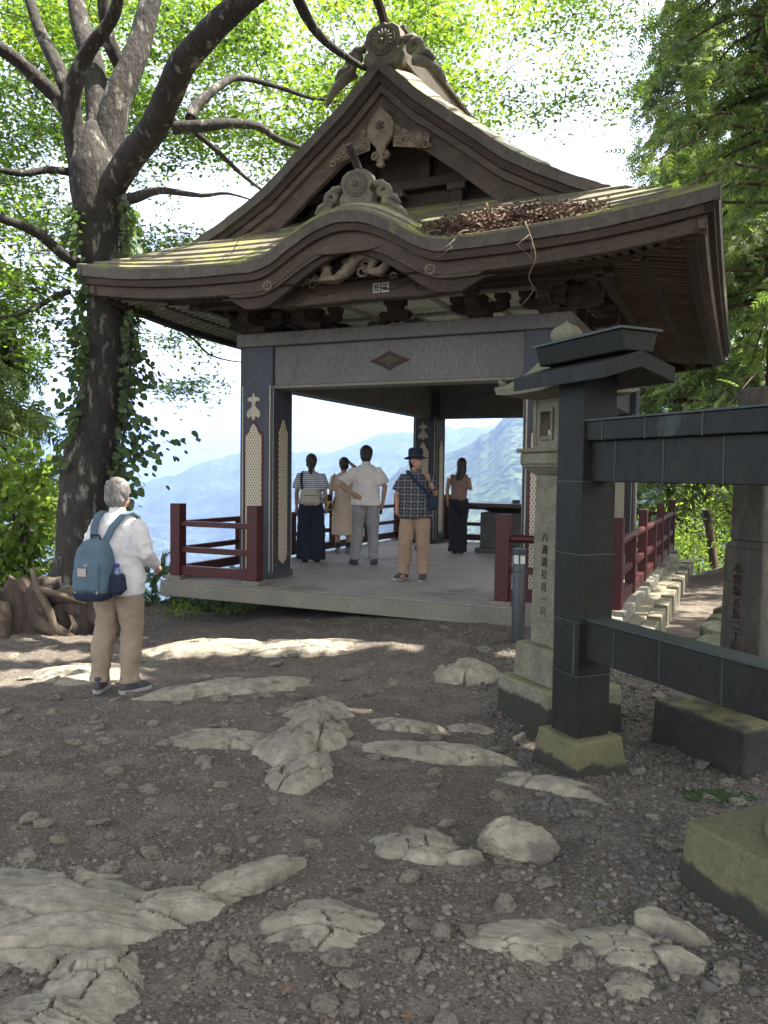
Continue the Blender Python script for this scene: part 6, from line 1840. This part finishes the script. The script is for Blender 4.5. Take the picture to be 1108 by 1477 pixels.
# --- woman in beige dress shading her eyes
Cc = Person('woman in long beige dress raising one arm to her brow at the railing', (-.68, 13.2, dz), 12, 1.60, dict(elL=(-.22, .02, 1.10), wrL=(-.20, .15, .92), elR=(.31, .16, 1.47), wrR=(.13, .17, 1.62), ankL=(-.09, 0, .09), ankR=(.10, .02, .09), shR=(.165, .01, 1.36)), .98, head=(8, 0, 0), female=True)
Cc.body(curl=(.6, .2))
DR = cloth('beige_dress_cloth', (.56, .45, .35))
mb = MB(); mb.rings([(0, .0, .34, .20, .16), (0, 0, .5, .195, .155), (0, 0, .8, .19, .145)] + Cc.tor(.024, .9, 1.45), 22)
for sd in 'LR':
    a, e = Cc.J('sh' + sd), Cc.J('el' + sd); mb.tube([Vector((a.x * .5, a.y, a.z + .01)), a, a.lerp(e, .45), a.lerp(e, .85)], [.05, .066, .072, .08], 12)
remeshed(mb, 'dress', DR, Cc.root, .010, 5, .013, (10, 10, 3), 5)
Cc.shoes(SHOE_G, SHOE_G, .95)
for sd in 'LR':
    a = Cc.J('ank' + sd); MB().tube([a + Vector((0, 0, .0)), a + Vector((0, .005, .11))], [.046, .048], 14).build('sock', BLACK, Cc.root, smooth=True)
def bun(mb): mb.ell(Cc.hc + Cc.R @ Vector((0, -.115, .01)), (.045, .035, .045)); mb.tube([Cc.hc + Cc.R @ Vector((0, -.10, -.05)), Cc.hc + Cc.R @ Vector((.0, -.125, -.09))], [.025, .018], 8)
Cc.cap_hair(HAIR_D, .012, extra=bun)
MB().tube([Cc.hc + Cc.R @ Vector((.08, -.03, -.035)) + Vector((0, 0, -.022 + .022 * math.cos(t))) + Vector((.018 * math.sin(t), 0, 0)) for t in np.linspace(0, 6.28, 14)], .0025, 5).build('earring', M('gold', (.7, .5, .2), None, 5, .3, 0, 10, metal=1.), Cc.root)
yb = thing('shoulder_bag', 'yellow and black patterned bag hanging beside a beige dress', 'bag', Cc.root.location, rad(12)); yb.scale = Cc.root.scale
remeshed(rbox([(-.25, -.06, .80, .05, .09), (-.27, -.06, .84, .06, .11), (-.275, -.06, .98, .055, .105), (-.26, -.06, 1.05, .03, .09)]), 'pouch', pattern_mat('yellow_black_print', 'bag'), yb, .009, 3, .006)
strap([(-.255, -.12, 1.04), (-.23, -.10, 1.25), (-.16, -.04, 1.425), (-.2, .05, 1.3), (-.255, .0, 1.05)], .02, .006, BLACK, 'strap', yb, [(-1, 0, 0), (-1, -.3, .3), (0, 0, 1), (-1, .3, .3), (-1, 0, 0)])

# --- man in pale polo, hand on hip
D_ = Person('man in pale polo shirt and grey trousers with one hand on his hip', (-.27, 11.66, dz), 4, 1.74, dict(elL=(-.37, -.06, 1.13), wrL=(-.20, -.13, 1.03), elR=(.27, -.05, 1.12), wrR=(.245, -.01, .90), ankL=(-.15, -.02, .09), ankR=(.12, 0, .09), kneeL=(-.115, .02, .48), kneeR=(.11, .02, .48), footL=20, footR=-14), 1.04, head=(-4, 0, 0))
D_.body(curl=(.5, .9), palm=((0, 1, .2), (-1, 0, 0))); PT = cloth('pale_polo', (.66, .62, .58)); D_.top(PT, .86, 'short', .024, .012, .012, seed=6, name='polo_shirt'); collar(D_, PT)
D_.trousers(cloth('grey_trousers', (.25, .24, .24)), (.108, .088, .070), .085, 1.0, .012, 6); D_.shoes(SHOE_D, SHOE_D, 1.04); D_.cap_hair(HAIR_D, .014, fold=.010)
ph = MB().box(-.004, .004, -.036, .036, -.075, .075).build('phone', BLACK, None, bevel=.006); tag(ph, 'black phone held low beside grey trousers', 'phone')
ph.location = D_.root.matrix_world @ Vector((0, 0, 0)); ph.location = Vector(D_.root.location) + Matrix.Rotation(rad(4), 3, 'Z') @ (Vector((.225, .0, .80)) * D_.k); ph.rotation_euler = (0, rad(8), rad(30))

# --- man in dark hat walking towards us
E_ = Person('man in dark hat, patterned navy shirt and tan chinos walking across the deck', (.40, 10.02, dz), 172, 1.63,
            dict(ankL=(-.115, .05, .09), kneeL=(-.11, .05, .48), ankR=(.14, .10, .105), kneeR=(.12, .11, .49), footL=-4, footR=-38, elL=(-.26, .02, 1.14), wrL=(-.175, .13, 1.345), elR=(.25, -.01, 1.13), wrR=(.235, .09, .95)), 1.08, head=(48, 2, 0))
E_.body(curl=(1.2, 1.0), palm=((.9, .2, .4), (-1, 0, 0))); E_.top(pattern_mat('patterned_shirt', 'tile'), .83, 'short', .026, .03, .010, seed=8, name='patterned_shirt')
collar(E_, bpy.data.materials['patterned_shirt'])
E_.trousers(cloth('tan_chinos', (.28, .20, .13)), (.114, .092, .072), .09, 1.0, .012, 8); E_.shoes(SHOE_D, SOLE, 1.04); E_.cap_hair(HAIR_D, .004, front=-.03)
hat = bpy.data.objects.new('hat', None); link(hat, E_.root); hat.location = E_.hc + E_.R @ Vector((0, -.008, .045)); hat.rotation_euler = E_.R.to_euler()
HT = cloth('hat_felt', (.014, .017, .035))
MB().loft([[(r * .92 * math.cos(a), r * 1.1 * math.sin(a), z + (.008 * math.cos(2 * a))) for a in np.linspace(0, 6.283, 26, endpoint=False)] for r, z in ((.152, -.018), (.154, -.012), (.098, .006), (.099, .07), (.092, .105), (.065, .118), (.02, .114))]).build('brim_and_crown', HT, hat, smooth=True, angle=50)
MB().loft([[(r * .92 * math.cos(a), r * 1.1 * math.sin(a), z) for a in np.linspace(0, 6.283, 26, endpoint=False)] for r, z in ((.0985, .01), (.0995, .012), (.0985, .034), (.097, .035))], caps=False).build('hat_band', BLACK, hat, smooth=True)
gl = bpy.data.objects.new('glasses', None); link(gl, E_.root); gl.location = E_.hc; gl.rotation_euler = E_.R.to_euler()
for q in (-1, 1):
    MB().tube([(q * .032 + .022 * math.cos(t), .096, .018 + .016 * math.sin(t)) for t in np.linspace(0, 6.283, 14)], .002, 5).build('lens_rim', BLACK, gl); MB().tube([(q * .055, .094, .022), (q * .08, .03, .02), (q * .08, -.02, .01)], .002, 5).build('temple', BLACK, gl)
sb = thing('sling_bag', 'navy sling bag hanging at the hip of the man in the hat', 'bag', E_.root.location, rad(172)); sb.scale = E_.root.scale
remeshed(rbox([(-.225, .06, .94, .05, .055), (-.235, .065, .98, .075, .075), (-.235, .065, 1.06, .075, .075), (-.22, .06, 1.12, .05, .055)], 3), 'pouch', NAVY, sb, .009, 3, .006)
strap([(-.21, .10, 1.10), (-.13, .165, 1.2), (-.02, .165, 1.30), (.08, .12, 1.41), (.115, .02, 1.45), (.08, -.10, 1.38), (-.05, -.15, 1.2), (-.2, -.08, 1.08)], .05, .007, NAVY, 'strap', sb, [(-.5, 1, 0), (0, 1, 0), (0, 1, .2), (.3, .7, .8), (.3, 0, 1), (0, -.8, .6), (0, -1, 0), (-.8, -.6, 0)])
wt = thing('wristwatch', 'dark watch on the raised wrist of the man in the hat', 'watch', E_.root.location, rad(172)); wt.scale = E_.root.scale
w0 = E_.J('elL').lerp(E_.J('wrL'), .86); dr_ = (E_.J('wrL') - E_.J('elL')).normalized()
MB().tube([w0 - dr_ * .01, w0 + dr_ * .01], .031, 16).build('band', BLACK, wt, smooth=True, angle=40)
MB().tube([w0 + Vector((-.0, .028, .005)), w0 + Vector((0, .036, .006))], .019, 16).build('dial', SHOE_G, wt)

# --- woman with long dark hair at the rear of the deck
F_ = Person('woman with long dark hair in taupe sleeveless top and black trousers by the table', (1.27, 13.5, dz), -14, 1.62, dict(elL=(-.215, .03, 1.12), wrL=(-.20, .06, .92), elR=(.205, .05, 1.15), wrR=(.10, .22, 1.22), ankL=(-.06, -.02, .09), ankR=(.05, .06, .09), kneeL=(-.07, .03, .48), kneeR=(.06, .05, .48)), .95, lean=(.03, .03), head=(20, 6, 4), female=True)
F_.body(curl=(.5, .9)); F_.top(cloth('taupe_knit', (.19, .125, .10)), .95, 'none', .018, .0, .007, seed=9, name='sleeveless_top', neck=1.43)
F_.trousers(cloth('black_trousers', (.012, .012, .016)), (.10, .098, .105), .04, 1.03, .010, 9); F_.shoes(BLACK, BLACK, .92)
def longh(mb):
    for dx, r in ((0, .062), (-.035, .05), (.035, .05)): mb.tube([F_.hc + F_.R @ Vector((dx, -.055, .02)), F_.hc + F_.R @ Vector((dx, -.085, -.10)), F_.hc + Vector((dx * .9 - .01, -.115, -.22)), F_.hc + Vector((dx * .6 - .01, -.12, -.36))], [r, r * 1.05, r * .9, .018], 12)
F_.cap_hair(HAIR_D, .013, extra=longh)
# --- partly hidden visitor beyond the man in the hat
G_ = Person('visitor in white top and knee-length skirt mostly hidden behind the man in the hat', (.52, 13.95, dz), 5, 1.55, dict(ankL=(-.07, 0, .09), ankR=(.08, .0, .09), elL=(-.21, .02, 1.10), wrL=(-.2, .06, .9), elR=(.2, .04, 1.12), wrR=(.16, .16, 1.0)), .95, head=(0, 10, 0), female=True)
G_.body(); G_.top(cloth('white_top', (.5, .48, .45)), .9, 'short', .022, .01, .010, seed=4, name='white_top'); remeshed(MB().rings([(0, 0, .52, .17, .14), (0, 0, .75, .175, .14), (0, 0, .92, .165, .125), (0, 0, 1.02, .14, .105)], 20), 'skirt', cloth('white_skirt', (.48, .45, .42)), G_.root, .011, 3, .01, (10, 10, 3), 3); G_.shoes(SHOE_D, SOLE, .92); G_.cap_hair(HAIR_D, .012)
# ------------------------------------------------------------------ haze
hm = bpy.data.materials.new('haze_air'); hm.use_nodes = True
N = hm.node_tree.nodes; N.clear(); ho = N.new('ShaderNodeOutputMaterial'); hv = N.new('ShaderNodeVolumePrincipled')
hv.inputs['Color'].default_value = (.38, .54, 1.0, 1); hv.inputs['Density'].default_value = .00030; hv.inputs['Anisotropy'].default_value = .35
hm.node_tree.links.new(hv.outputs[0], ho.inputs['Volume'])
hb = MB().box(-9500, 9500, -60, 9500, -420, 420).build('haze', hm)
tag(hb, kind='stuff'); hb['label'] = 'pale blue summer haze filling the valley'; hb['category'] = 'haze'
